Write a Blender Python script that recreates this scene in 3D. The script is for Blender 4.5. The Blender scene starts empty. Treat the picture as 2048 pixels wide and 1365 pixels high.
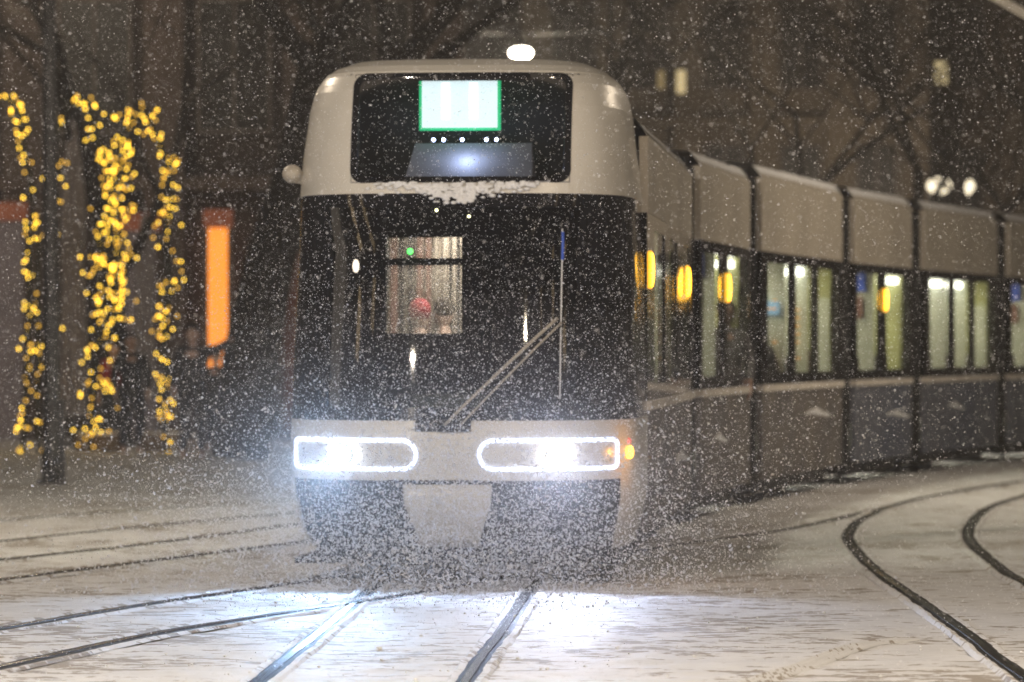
import bpy, bmesh, math, random
import numpy as np
from mathutils import Vector, Matrix
R = math.radians
rng = random.Random(7); nrg = np.random.default_rng(11)
sc = bpy.context.scene; COL = sc.collection

# ------------------------------------------------------------------ camera, sky, exposure
FPX, HOR, CH = 8533.0, 692.0, 1.64          # focal length in photo pixels, horizon row, camera height
cam = bpy.data.cameras.new('camera'); camo = bpy.data.objects.new('camera', cam); COL.objects.link(camo)
cam.lens = 150; cam.sensor_width = 36; cam.clip_end = 2000; cam.clip_start = .5
camo.location = (0, 0, CH); camo.rotation_euler = (R(90 + .064), 0, 0)
cam.dof.use_dof = True; cam.dof.focus_distance = 24.3; cam.dof.aperture_fstop = 2.4
sc.camera = camo
w = bpy.data.worlds.new('World'); sc.world = w; w.use_nodes = True
wn = w.node_tree; bg = wn.nodes['Background']
sky = wn.nodes.new('ShaderNodeTexSky'); sky.sky_type = 'NISHITA'; sky.sun_disc = False
sky.sun_elevation = R(2); sky.sun_rotation = R(200)
hs = wn.nodes.new('ShaderNodeMix'); hs.data_type = 'RGBA'; hs.inputs[0].default_value = .93   # town light on low snow cloud
hs.inputs[7].default_value = (.85, .68, .52, 1)
wn.links.new(sky.outputs[0], hs.inputs[6]); wn.links.new(hs.outputs[2], bg.inputs[0]); bg.inputs[1].default_value = .062
sc.view_settings.view_transform = 'Standard'; sc.view_settings.look = 'None'
sc.view_settings.exposure = 0; sc.view_settings.gamma = 1
cy = sc.cycles; cy.use_denoising = True
try: cy.denoiser = 'OPENIMAGEDENOISE'
except Exception: pass
cy.max_bounces = 5; cy.transparent_max_bounces = 16; cy.diffuse_bounces = 3; cy.glossy_bounces = 3; cy.transmission_bounces = 4
cy.volume_bounces = 0; cy.caustics_reflective = False; cy.caustics_refractive = False
cy.sample_clamp_indirect = 4

# ------------------------------------------------------------------ helpers
MATS = {}
def mat(name, col, rough=.6, metal=0, noise=0, scale=8, bump=0, emit=None, es=0, coat=0, col2=None, spec=.5):
    m = bpy.data.materials.new(name); m.use_nodes = True; n = m.node_tree; b = n.nodes['Principled BSDF']
    b.inputs['Base Color'].default_value = (*col, 1); b.inputs['Roughness'].default_value = rough
    b.inputs['Metallic'].default_value = metal; b.inputs['Coat Weight'].default_value = coat
    b.inputs['Specular IOR Level'].default_value = spec
    if noise or bump or col2:
        tc = n.nodes.new('ShaderNodeTexCoord'); no = n.nodes.new('ShaderNodeTexNoise')
        no.inputs['Scale'].default_value = scale; no.inputs['Detail'].default_value = 6
        n.links.new(tc.outputs['Object'], no.inputs['Vector'])
        if noise or col2:
            r = n.nodes.new('ShaderNodeValToRGB'); c2 = col2 or tuple(c * (1 - noise) for c in col)
            r.color_ramp.elements[0].position = .35; r.color_ramp.elements[1].position = .65
            r.color_ramp.elements[0].color = (*c2, 1); r.color_ramp.elements[1].color = (*col, 1)
            n.links.new(no.outputs['Fac'], r.inputs[0]); n.links.new(r.outputs[0], b.inputs['Base Color'])
        if bump:
            bp = n.nodes.new('ShaderNodeBump'); bp.inputs['Strength'].default_value = bump; bp.inputs['Distance'].default_value = .02
            n.links.new(no.outputs['Fac'], bp.inputs['Height']); n.links.new(bp.outputs[0], b.inputs['Normal'])
    if emit:
        b.inputs['Emission Color'].default_value = (*emit, 1); b.inputs['Emission Strength'].default_value = es
    MATS[name] = m; return m
def glass(name, tint, rough=.03, ior=1.5):
    m = bpy.data.materials.new(name); m.use_nodes = True; n = m.node_tree; n.nodes.clear()
    o = n.nodes.new('ShaderNodeOutputMaterial'); t = n.nodes.new('ShaderNodeBsdfTransparent'); g = n.nodes.new('ShaderNodeBsdfGlossy')
    f = n.nodes.new('ShaderNodeFresnel'); f.inputs[0].default_value = ior; x = n.nodes.new('ShaderNodeMixShader')
    t.inputs[0].default_value = (*tint, 1); g.inputs['Roughness'].default_value = rough
    n.links.new(f.outputs[0], x.inputs[0]); n.links.new(t.outputs[0], x.inputs[1]); n.links.new(g.outputs[0], x.inputs[2])
    n.links.new(x.outputs[0], o.inputs[0]); MATS[name] = m; return m

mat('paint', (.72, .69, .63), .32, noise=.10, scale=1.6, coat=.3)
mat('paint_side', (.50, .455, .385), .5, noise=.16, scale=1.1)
mat('stripe', (.74, .69, .62), .7, noise=.15, scale=3)
mat('gap', (.02, .02, .022), .8)
mat('black_gloss', (.012, .012, .015), .07)
mat('dark', (.02, .02, .024), .6, noise=.4, scale=5)
mat('rubber', (.010, .010, .011), .8, noise=.4, scale=14)
mat('skirt', (.08, .095, .15), .5, col2=(.13, .14, .18), scale=1.2)
mat('skirt_snowy', (.09, .085, .09), .6, col2=(.17, .15, .135), scale=1.5)
mat('snow', (.84, .85, .88), .75, noise=.05, scale=9, bump=.6)
mat('steel', (.30, .31, .33), .22, metal=1, noise=.5, scale=30, bump=.15)
mat('wet', (.022, .021, .021), .65, noise=.5, scale=25, bump=.5, spec=.2)
mat('cab_wall', (.028, .028, .032), .8)
mat('saloon', (.62, .58, .50), .7, noise=.1, scale=3)
mat('saloon_floor', (.08, .08, .09), .6)
mat('screen_green', (.52, .53, .24), .6, noise=.25, scale=3)
mat('screen_pale', (.68, .70, .56), .6, noise=.25, scale=2.2)
mat('screen_beige', (.50, .42, .34), .7, noise=.5, scale=3.5)
mat('seat', (.05, .045, .05), .9, noise=.5, scale=8)
mat('blue', (.05, .12, .60), .5)
mat('brown', (.25, .13, .10), .7)
mat('dash', (.22, .24, .18), .8, noise=.4, scale=7)
mat('drl', (1, 1, 1), .3, emit=(.50, .63, 1), es=3.6)
mat('beam', (1, 1, 1), .3, emit=(.86, .93, 1), es=90)
mat('beam_warm', (1, 1, 1), .3, emit=(1, .93, .86), es=90)
mat('amber', (.8, .3, .02), .3, emit=(1, .50, .03), es=9)
mat('amber_glow', (.9, .45, .02), .3, emit=(1, .50, .03), es=1.6)
mat('red_lamp', (.6, .02, .02), .3, emit=(1, .05, .02), es=1.2)
mat('ceil_light', (1, 1, 1), .5, emit=(1, .95, .76), es=30.0)
mat('pill_light', (1, 1, 1), .5, emit=(1, 1, .92), es=7)
mat('display_face', (.1, .3, .2), .5, emit=(.86, 1.0, .96), es=2.0)
mat('display_digit', (.5, .5, .5), .5, emit=(1, 1, 1), es=3)
mat('display_green', (.02, .3, .1), .5, emit=(.03, .85, .30), es=1.1)
mat('ledge', (.34, .32, .31), .8, noise=.2, scale=5)
mat('led_blue', (1, 1, 1), .5, emit=(.55, .68, 1), es=30)
mat('led_yellow', (1, 1, 1), .5, emit=(1, .95, .45), es=9)
mat('led_green', (.1, .5, .1), .5, emit=(.1, 1, .12), es=6)
mat('glint_cream', (1, 1, 1), .5, emit=(1, .85, .6), es=4)
mat('cyan_screen', (.1, .2, .3), .5, emit=(.35, .62, .85), es=.9)
mat('reflection_fleck', (.3, .15, .02), .5, emit=(1, .45, .08), es=1.2)
glass('windscreen', (.52, .53, .58)); glass('pane', (.85, .85, .80)); glass('lens_cover', (.95, .95, .98))

m = mat('ripple', (.012, .012, .015), .05, spec=.30); n = m.node_tree; b = n.nodes['Principled BSDF']
tc = n.nodes.new('ShaderNodeTexCoord'); mp_ = n.nodes.new('ShaderNodeMapping'); mp_.inputs['Scale'].default_value = (1, 1, .03); no = n.nodes.new('ShaderNodeTexNoise'); no.inputs['Scale'].default_value = 22; no.inputs['Detail'].default_value = 3
bp = n.nodes.new('ShaderNodeBump'); bp.inputs['Strength'].default_value = .7; bp.inputs['Distance'].default_value = .02
n.links.new(tc.outputs['Object'], mp_.inputs[0]); n.links.new(mp_.outputs[0], no.inputs['Vector']); n.links.new(no.outputs['Fac'], bp.inputs['Height']); n.links.new(bp.outputs[0], b.inputs['Normal'])
def tag(o, label=None, cat=None, group=None, kind=None):
    for k, v in (('label', label), ('category', cat), ('group', group), ('kind', kind)):
        if v: o[k] = v
    return o
def empty(name, loc=(0, 0, 0), rz=0):
    o = bpy.data.objects.new(name, None); COL.objects.link(o); o.location = loc; o.rotation_euler = (0, 0, rz); return o
class MB:
    def __init__(s): s.v = []; s.f = []; s.m = []; s.ms = []; s.cur = 0
    def use(s, m):
        if m not in s.ms: s.ms.append(m)
        s.cur = s.ms.index(m); return s
    def add(s, vs, fs, m=None):
        if m: s.use(m)
        b = len(s.v); s.v += [tuple(p) for p in vs]; s.f += [tuple(b + i for i in f) for f in fs]; s.m += [s.cur] * len(fs)
    def box(s, x0, x1, y0, y1, z0, z1, m=None):
        v = [(x, y, z) for x in (x0, x1) for y in (y0, y1) for z in (z0, z1)]
        s.add(v, [(0, 1, 3, 2), (4, 6, 7, 5), (0, 4, 5, 1), (2, 3, 7, 6), (0, 2, 6, 4), (1, 5, 7, 3)], m)
    def tube(s, pts, r, n=8, m=None, cap=True, closed=False):
        pts = [Vector(p) for p in pts]; rs = r if isinstance(r, (list, tuple)) else [r] * len(pts)
        L = len(pts); vs = []
        ref = Vector((0, 0, 1))
        for i, p in enumerate(pts):
            a = pts[(i - 1) % L] if (closed or i > 0) else p; b = pts[(i + 1) % L] if (closed or i < L - 1) else p
            t = (b - a).normalized(); u = t.cross(ref)
            if u.length < .05: u = t.cross(Vector((1, 0, 0)))
            u.normalize(); v = t.cross(u)
            for k in range(n):
                a_ = 2 * math.pi * k / n; vs.append(p + (u * math.cos(a_) + v * math.sin(a_)) * rs[i])
        fs = []
        for i in range(L if closed else L - 1):
            j = (i + 1) % L
            for k in range(n): fs.append((i * n + k, i * n + (k + 1) % n, j * n + (k + 1) % n, j * n + k))
        if cap and not closed: fs += [tuple(range(n))[::-1], tuple((L - 1) * n + k for k in range(n))]
        s.add(vs, fs, m)
    def lathe(s, c, prof, n=24, m=None):     # prof: (r, z) rings about vertical axis at c
        vs = [(c[0] + r * math.cos(2 * math.pi * k / n), c[1] + r * math.sin(2 * math.pi * k / n), c[2] + z) for r, z in prof for k in range(n)]
        fs = [(i * n + k, i * n + (k + 1) % n, (i + 1) * n + (k + 1) % n, (i + 1) * n + k) for i in range(len(prof) - 1) for k in range(n)]
        fs += [tuple(range(n))[::-1], tuple((len(prof) - 1) * n + k for k in range(n))]
        s.add(vs, fs, m)
    def ball(s, c, r, m=None, n=12, q=8, sx=1, sy=1, sz=1):
        vs = []; fs = []
        for i in range(1, q):
            a = math.pi * i / q
            for k in range(n):
                b = 2 * math.pi * k / n; vs.append((c[0] + r * sx * math.sin(a) * math.cos(b), c[1] + r * sy * math.sin(a) * math.sin(b), c[2] + r * sz * math.cos(a)))
        t = len(vs); vs += [(c[0], c[1], c[2] + r * sz), (c[0], c[1], c[2] - r * sz)]
        for i in range(q - 2):
            for k in range(n): fs.append((i * n + k, (i + 1) * n + k, (i + 1) * n + (k + 1) % n, i * n + (k + 1) % n))
        for k in range(n): fs += [(t, k, (k + 1) % n), (t + 1, (q - 2) * n + (k + 1) % n, (q - 2) * n + k)]
        s.add(vs, fs, m)
    def grid(s, P, closed=False, m=None, flip=False):   # P: rows of points
        nr, nc = len(P), len(P[0]); vs = [p for r_ in P for p in r_]; fs = []
        for i in range(nr - 1):
            for k in range(nc - (0 if closed else 1)):
                f = (i * nc + k, i * nc + (k + 1) % nc, (i + 1) * nc + (k + 1) % nc, (i + 1) * nc + k)
                fs.append(f[::-1] if flip else f)
        s.add(vs, fs, m)
    def build(s, name, parent=None, smooth=False, loc=None, bevel=0):
        me = bpy.data.meshes.new(name); me.from_pydata(s.v, [], s.f)
        for m in s.ms: me.materials.append(MATS[m])
        me.polygons.foreach_set('material_index', s.m)
        if smooth: me.polygons.foreach_set('use_smooth', [True] * len(s.f))
        me.update(); o = bpy.data.objects.new(name, me); COL.objects.link(o)
        if parent: o.parent = parent
        if loc: o.location = loc
        if bevel:
            b = o.modifiers.new('bevel', 'BEVEL'); b.width = bevel; b.segments = 2; b.limit_method = 'ANGLE'
        return o
def at(px, py, D): return Vector(((px - 1024) * D / FPX, D, CH + (HOR - py) * D / FPX))
def gnd(px, py):
    D = FPX * CH / (py - HOR); return Vector(((px - 1024) * D / FPX, D, 0))
def obj_copy(src, parent=None):
    c = src.copy(); COL.objects.link(c); c.parent = parent; return c
def smooth_path(P, step):
    P = [Vector(p) for p in P]; Q = [P[0] * 2 - P[1]] + P + [P[-1] * 2 - P[-2]]; out = []
    for i in range(1, len(Q) - 2):
        a, b, c, d = Q[i - 1:i + 3]; n = max(2, int((c - b).length / step))
        for k in range(n):
            t = k / n; out.append(.5 * (2 * b + (c - a) * t + (2 * a - 5 * b + 4 * c - d) * t * t + (3 * b - a - 3 * c + d) * t ** 3))
    out.append(Q[-2]); return out

# ------------------------------------------------------------------ ground: one snow sheet
def ground():
    m = bpy.data.materials.new('ground_snow'); m.use_nodes = True; n = m.node_tree; b = n.nodes['Principled BSDF']; L = n.links.new
    tc = n.nodes.new('ShaderNodeTexCoord')
    def noise(scale, det, rough=.55, sx=1, sy=1):
        mp = n.nodes.new('ShaderNodeMapping'); mp.inputs['Scale'].default_value = (sx, sy, 1)
        no = n.nodes.new('ShaderNodeTexNoise'); no.inputs['Scale'].default_value = scale; no.inputs['Detail'].default_value = det; no.inputs['Roughness'].default_value = rough
        L(tc.outputs['Object'], mp.inputs[0]); L(mp.outputs[0], no.inputs['Vector']); return no.outputs['Fac']
    def ramp(f, a, c, va=0, vc=1):
        r = n.nodes.new('ShaderNodeMapRange'); r.inputs[1].default_value = a; r.inputs[2].default_value = c; r.inputs[3].default_value = va; r.inputs[4].default_value = vc
        L(f, r.inputs[0]); return r.outputs[0]
    def math_(op, a, c):
        k = n.nodes.new('ShaderNodeMath'); k.operation = op
        for i, q in enumerate((a, c)):
            if isinstance(q, (int, float)): k.inputs[i].default_value = q
            else: L(q, k.inputs[i])
        return k.outputs[0]
    big = noise(.55, 2); mid = noise(3.1, 5, .6, 1, .8); fine = noise(16, 4, .6); grit = noise(85, 2)
    scr = noise(6.5, 6, .62, .55, 1.1)
    # thin places where the paving shows: a band of the streak noise, only where the large noise allows it
    patch = ramp(math_('ADD', math_('ADD', math_('MULTIPLY', scr, .62), math_('MULTIPLY', fine, .2)), math_('MULTIPLY', big, .30)), .590, .612)
    mixc = n.nodes.new('ShaderNodeMix'); mixc.data_type = 'RGBA'
    mixc.inputs[6].default_value = (.84, .845, .87, 1); mixc.inputs[7].default_value = (.34, .29, .24, 1)
    L(math_('MULTIPLY', patch, .85), mixc.inputs[0])
    m2 = n.nodes.new('ShaderNodeMix'); m2.data_type = 'RGBA'; m2.blend_type = 'MULTIPLY'; m2.inputs[0].default_value = 1
    L(mixc.outputs[2], m2.inputs[6])
    cr = n.nodes.new('ShaderNodeCombineColor'); v = ramp(mid, .3, .7, .84, 1)
    for i in range(3): L(v, cr.inputs[i])
    L(cr.outputs[0], m2.inputs[7]); L(m2.outputs[2], b.inputs['Base Color'])
    b.inputs['Roughness'].default_value = .7; b.inputs['Specular IOR Level'].default_value = .3
    h = math_('ADD', math_('MULTIPLY', mid, .5), math_('ADD', math_('MULTIPLY', fine, .28), math_('MULTIPLY', grit, .10)))
    h = math_('SUBTRACT', h, math_('MULTIPLY', patch, .35))
    bp = n.nodes.new('ShaderNodeBump'); bp.inputs['Strength'].default_value = .55; bp.inputs['Distance'].default_value = .018
    L(h, bp.inputs['Height']); L(bp.outputs[0], b.inputs['Normal'])
    MATS['ground_snow'] = m
    xs = np.concatenate([np.linspace(-400, -12, 20), np.linspace(-10, -3.6, 30), np.linspace(-3.5, 3.5, 281), np.linspace(3.6, 10, 30), np.linspace(12, 400, 20)])
    ys = np.concatenate([np.linspace(-120, 15, 30), np.linspace(16, 19.9, 20), np.linspace(20, 30, 401), np.linspace(30.2, 60, 60), np.linspace(62, 700, 60)])
    X, Y = np.meshgrid(xs, ys)
    def vn(X, Y, s, seed):
        r = np.random.default_rng(seed); T = r.random((256, 256)); x = X * s; y = Y * s
        xi = np.floor(x).astype(int); yi = np.floor(y).astype(int); fx = x - xi; fy = y - yi
        fx = fx * fx * (3 - 2 * fx); fy = fy * fy * (3 - 2 * fy)
        g = lambda a, c: T[a % 256, c % 256]
        return (g(xi, yi) * (1 - fx) + g(xi + 1, yi) * fx) * (1 - fy) + (g(xi, yi + 1) * (1 - fx) + g(xi + 1, yi + 1) * fx) * fy - .5
    Z = .012 * vn(X, Y, 1.4, 1) + .009 * vn(X, Y, 4.5, 2) + .006 * vn(X, Y, 12, 3)
    Z -= Z.max() + .001
    me = bpy.data.meshes.new('ground'); co = np.stack([X, Y, Z], -1).reshape(-1, 3).astype(np.float32)
    ny, nx = X.shape; idx = np.arange(ny * nx).reshape(ny, nx)
    F = np.stack([idx[:-1, :-1], idx[:-1, 1:], idx[1:, 1:], idx[1:, :-1]], -1).reshape(-1, 4)
    fill_mesh(me, co, F); me.materials.append(m); me.polygons.foreach_set('use_smooth', np.ones(len(F), bool))
    o = bpy.data.objects.new('ground', me); COL.objects.link(o); tag(o, kind='structure')
def fill_mesh(me, co, F):
    k = F.shape[1]
    me.vertices.add(len(co)); me.vertices.foreach_set('co', co.ravel())
    me.loops.add(F.size); me.loops.foreach_set('vertex_index', F.ravel().astype(np.int32))
    me.polygons.add(len(F)); me.polygons.foreach_set('loop_start', np.arange(0, F.size, k, dtype=np.int32))
    me.update(calc_edges=True)
ground()

# ------------------------------------------------------------------ rails in the snow
def rail(P, mb, near=True, wid=1.0, bright=1):
    P = smooth_path([(p[0], p[1], 0) for p in P], .06 if near else .25)
    rows = []; r = random.Random(int(P[0].x * 100) % 997)
    w1 = .03; w2 = .03; n1 = n2 = 0
    for i, p in enumerate(P):
        t = (P[min(i + 1, len(P) - 1)] - P[max(i - 1, 0)]).normalized(); s = Vector((t.y, -t.x, 0))
        n1 += (r.uniform(-1, 1) * .008 - n1 * .25); n2 += (r.uniform(-1, 1) * .008 - n2 * .25)
        h1 = .012 + r.uniform(-.004, .005); h2 = .003 + r.uniform(-.002, .003)
        a = .050 * wid; prof = [(-a - .05, -.012), (-a - .03 + n1, h1), (-a - .006 + n1 * .7, h1 * .55), (-a + .004 + n1 * .5, .001), (-.024, .001), (-.022, .007), (.020, .007), (.022, .001),
                       (a - .004 + n2 * .5, .001), (a + .006 + n2 * .7, h2 * .55), (a + .03 + n2, h2), (a + .05, -.012)]
        rows.append([p + s * x + Vector((0, 0, z)) for x, z in prof])
    g_ = 'ground_snow'; mm = [g_, g_, g_, 'wet', 'wet', 'steel', 'wet', 'wet', g_, g_, g_]
    for k, m in enumerate(mm):
        mb.grid([[q[k], q[k + 1]] for q in rows], m=m, flip=True)
def track(name, paths, wid=1.0):
    mb = MB()
    for P in paths: rail(P, mb, wid=wid)
    o = mb.build(name, smooth=True); tag(o, kind='structure'); return o
g = gnd
def ext(P, d0, d1):
    P = [Vector(p) for p in P]; a = (P[0] - P[1]).normalized(); b = (P[-1] - P[-2]).normalized()
    return [P[0] + a * d0] + P + [P[-1] + b * d1]
mainL = [Vector((-1.62, 10, 0)), g(515, 1365), g(640, 1265), g(750, 1175), Vector((-.70, 32.5, 0)), Vector((-.25, 38, 0))]
mainR = [Vector((-.62, 10, 0)), g(930, 1365), g(1000, 1270), g(1065, 1175), Vector((.30, 32.5, 0)), Vector((.75, 38, 0))]
track('main_track_rails', [mainL, mainR], 1.05)
crossA = ext([g(0, 1335), g(300, 1270), g(580, 1225), g(900, 1175), g(1300, 1098), g(1550, 1063), g(1710, 1030), g(1850, 996), g(2048, 962)], 6, 4)
crossB = ext([g(0, 1258), g(280, 1211), g(600, 1165), Vector((-.55, 32.6, 0))], 6, 2.5)
track('crossing_track_rails', [crossA, crossB], 1.5)
track('side_track_rails', [ext([g(0, 1160), g(300, 1122), g(600, 1085)], 8, 5), ext([g(0, 1120), g(280, 1090), g(600, 1048)], 8, 5)], 1.7)
track('far_track_rails', [ext([g(0, 1083), g(300, 1052), g(600, 1025)], 8, 6), ext([g(0, 1040), g(300, 1018), g(560, 1002)], 8, 6)], 1.7)
curveG = [Vector((2.45, 8, 0)), g(2048, 1355), g(1950, 1280), g(1850, 1210), g(1750, 1140), g(1703, 1090), g(1697, 1068), g(1722, 1040), g(1792, 1010), g(1900, 985), g(2060, 960)]
curveH = [Vector((3.55, 10, 0)), Vector((3.55, 24, 0)), g(2048, 1165), g(1980, 1120), g(1938, 1078), g(1945, 1045), g(1980, 1015), g(2060, 988)]
track('curved_track_rails', [curveG, curveH], 1.15)

# tyre marks pressed in the snow
mb = MB()
for off in (0, .09):
    P = smooth_path([g(1480, 1365) + Vector((off, 0, 0)), g(1590, 1330) + Vector((off, 0, 0)), g(1700, 1290) + Vector((off, 0, 0)), g(1800, 1278) + Vector((off, .05, 0))], .05)
    rows = []
    for i, p in enumerate(P):
        t = (P[min(i + 1, len(P) - 1)] - P[max(i - 1, 0)]).normalized(); s = Vector((t.y, -t.x, 0))
        rows.append([p + s * x + Vector((0, 0, z + rng.uniform(-.001, .001))) for x, z in ((-.035, -.012), (-.018, .004), (-.006, -.012), (.006, -.012), (.018, .004), (.035, -.012))])
    mb.grid(rows, m='ground_snow', flip=True)
tag(mb.build('tyre_ruts', smooth=True), kind='structure')

# small lumps of broken snow lying about the rails
mb = MB(); mb.use('snow')
for i in range(360):
    y = rng.uniform(20, 28); x = rng.uniform(-.13, .13) * y
    if i % 3 == 0:
        P = rng.choice([mainL, mainR, crossA, crossB, curveG]); k = rng.randrange(len(P) - 1); q = P[k].lerp(P[k + 1], rng.random()); x, y = q.x + rng.uniform(-.12, .12), q.y
    r = rng.uniform(.003, .0065) * (1.8 if rng.random() < .06 else 1)
    b0 = len(mb.v); mb.ball((x, y, -.01), r, n=6, q=4, sx=rng.uniform(.8, 1.8), sz=1.1)
    for j in range(b0, len(mb.v)):
        v = mb.v[j]; mb.v[j] = (v[0] + rng.uniform(-.3, .3) * r, v[1] + rng.uniform(-.3, .3) * r, v[2] + rng.uniform(-.2, .3) * r)
tag(mb.build('snow_lumps', smooth=True), 'small broken lumps of snow scattered over the ground between the rails', 'snow', kind='stuff')

# ------------------------------------------------------------------ the tram
YAW = R(5.0); NOSE = Vector((-.44, 29.0, 0))
tram = empty('tram', NOSE, -YAW)
tag(tram, 'white articulated tram with lit headlights and route 11 display, coming head on through the snow', 'tram')
TAB = [(.12, .50, 1.10), (.35, .16, 1.18), (.6, .04, 1.225), (.95, 0, 1.23), (1.13, .02, 1.23), (1.6, .10, 1.23), (2.2, .22, 1.215), (2.69, .36, 1.19), (2.9, .42, 1.17), (3.1, .47, 1.145), (3.3, .53, 1.125), (3.45, .60, 1.09), (3.54, .68, 1.04), (3.60, .78, .97), (3.65, .96, .86), (3.685, 1.5, .6)]
def tabz(z):
    for a, b in zip(TAB, TAB[1:]):
        if z <= b[0]:
            t = max(0, (z - a[0]) / (b[0] - a[0])); return a[1] + (b[1] - a[1]) * t, a[2] + (b[2] - a[2]) * t
    return TAB[-1][1:]
DEP = 1.45
def NXZ(z): return 2.7 + 1.3 * min(1, max(0, (z - 2.3) / .7))
NX = 2.7
def S(x, z, off=0):     # point on the front surface at lateral x, height z
    y0, W = tabz(z); q = min(.9995, abs(x) / W)
    f = lambda x_, z_: tabz(z_)[0] + DEP * (1 - (1 - min(.9995, abs(x_) / tabz(z_)[1]) ** NXZ(z_)) ** (1 / NXZ(z_)))
    p = Vector((x, f(x, z), z))
    if off:
        e = .004; dx = (f(x + e, z) - f(x - e, z)) / (2 * e); dz = (f(x, z + e) - f(x, z - e)) / (2 * e)
        nrm = Vector((dx, -1, dz)).normalized(); p += nrm * off
    return p
def arc_row(z, off=0, ts=None, back=2.35):
    y0, W = tabz(z); W += off; y0 -= off; out = []; NX = NXZ(z)
    for t in ts:      # t in [-1,1]; |t|>.88 is the straight side
        a = min(1, abs(t) / .88) * math.pi / 2; s = 1 if t >= 0 else -1
        x = W * math.sin(a) ** (2 / NX) if a > 0 else 0; y = y0 + DEP * (1 - max(0, math.cos(a)) ** (2 / NX))
        if abs(t) > .88: x = W; y = y0 + DEP + (abs(t) - .88) / .12 * (back - y0 - DEP)
        out.append(Vector((s * x, y, z)))
    return out
def lat_ts(xs, W=1.2, NX=2.7):
    return [math.copysign(.88 * 2 / math.pi * math.asin(min(1, (abs(x) / W)) ** (NX / 2)), x) for x in xs]
dense = lambda a, b, n: [a + (b - a) * i / n for i in range(n + 1)]
CB = 2.40     # rear of the cab front shell
# front lower body
ZL = [.72, .80, .88, .96, 1.04, 1.10, 1.13]; T = dense(-1, 1, 80)
cab = MB(); cab.grid([arc_row(z, 0, T, CB) for z in ZL], m='paint', flip=True)
cab.grid([arc_row(1.13, 0, T, CB), arc_row(1.131, -.05, T, CB)], m='paint', flip=True)
body = cab.build('front_bumper', tram, smooth=True)
# dark under-nose
d = MB(); d.grid([arc_row(z, -.03, T, CB) for z in (.12, .2, .35, .5, .6, .72, .74)], m='dark', flip=True); d.box(-1.15, 1.15, .75, CB, .12, .16, 'dark'); d.build('underrun_skirt', tram, smooth=True)
# side skirt pieces low down, light painted
for s in (-1, 1):
    sk = MB(); rows = [[q for q, t in zip(arc_row(z, .004, T, CB), T) if s * t > .62] for z in (.22, .4, .6, .72)]; sk.grid(rows, m='paint', flip=True); sk.build('corner_skirt', tram, smooth=True)
# coupler cover
cc = MB(); rows = []
for z in (.30, .34, .45, .58, .70):
    hw = .19 + (.30 - .19) * min(1, (z - .30) / .3); rows.append([S(x * hw, z, .02) for x in dense(-1, 1, 16)])
cc.grid(rows, m='paint', flip=True); o = cc.build('coupler_cover', tram, smooth=True); so = o.modifiers.new('s', 'SOLIDIFY'); so.thickness = .03; so.offset = -1
sm = MB(); sm.tube([S(x, .715, .004) for x in dense(-.42, .22, 12)], .011, m='gap'); sm.build('panel_seam', tram)
# windscreen
ws_z = dense(1.13, 2.69, 12)
gl = MB(); gl.grid([arc_row(z, -.012, T, CB) for z in ws_z], m='windscreen', flip=True); gl.build('windscreen', tram, smooth=True)
fr = MB()
fr.grid([arc_row(z, -.006, T, CB) for z in (2.60, 2.65, 2.692)], m='black_gloss', flip=True)
fr.grid([arc_row(z, -.006, T, CB) for z in (1.128, 1.17, 1.22)], m='black_gloss', flip=True)
for s in (-1, 1):
    Tp = [s * t for t in dense(.37, .90, 24)]; Te = [s * t for t in dense(.90, 1.0, 3)]
    for tt in (Tp, Te): fr.grid([arc_row(z, -.007, sorted(tt), CB) for z in dense(1.2, 2.62, 10)], m='ripple', flip=True)
fr.build('windscreen_frame', tram, smooth=True)
# upper shell with an opening for the display window
Wx0, Wx1, Wz0, Wz1 = -.71, .79, 2.775, 3.525
xs = dense(Wx0, Wx1, 24); TT = dense(-1, lat_ts([Wx0])[0], 24)[:-1] + lat_ts(xs) + dense(lat_ts([Wx1])[0], 1, 24)[1:]
i0 = 24; i1 = 24 + 24
def rowz(z):      # the opening keeps constant lateral edges whatever the width at that height
    y0, W = tabz(z); r = arc_row(z, 0, TT, CB)
    c = [S(x, z) for x in xs] if W > .95 else r[i0:i1 + 1]
    k = W / 1.2
    if W > .95:
        L_ = arc_row(z, 0, dense(-1, lat_ts([Wx0], W, NXZ(z))[0], 24)[:-1], CB); R_ = arc_row(z, 0, dense(lat_ts([Wx1], W, NXZ(z))[0], 1, 24)[1:], CB)
        r = L_ + c + R_
    return r
ZU = [2.69, 2.72, Wz0 + .0] + dense(Wz0, Wz1, 14)[1:] + [3.55]
up = MB(); rows = [rowz(z) for z in ZU]
for a in range(len(rows) - 1):
    hole = ZU[a] >= Wz0 - 1e-6 and ZU[a + 1] <= Wz1 + 1e-6
    up.grid([rows[a][:i0 + 1], rows[a + 1][:i0 + 1]], m='paint', flip=True); up.grid([rows[a][i1:], rows[a + 1][i1:]], m='paint', flip=True)
    if not hole: up.grid([rows[a][i0:i1 + 1], rows[a + 1][i0:i1 + 1]], m='paint', flip=True)
r3 = rowz(3.55); up.grid([rows[-1], [p + Vector((0, 0, .004)) for p in r3]], m='paint', flip=True)
last = [p + Vector((0, 0, .004)) for p in r3]
zz = [3.57, 3.60, 3.625, 3.65, 3.69, 3.68]; prev = last
for z in zz:
    cur = arc_row(z, 0, TT, CB); up.grid([prev, cur], m='paint', flip=True); prev = cur
up.grid([prev, [Vector((p.x * .5, CB - (CB - p.y) * .5, 3.69)) for p in prev], [Vector((0, CB, 3.69)) for p in prev]], m='paint', flip=True)
up.grid([rows[0], arc_row(2.691, -.08, TT, CB)], m='paint')
up.build('upper_shell', tram, smooth=True)
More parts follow.
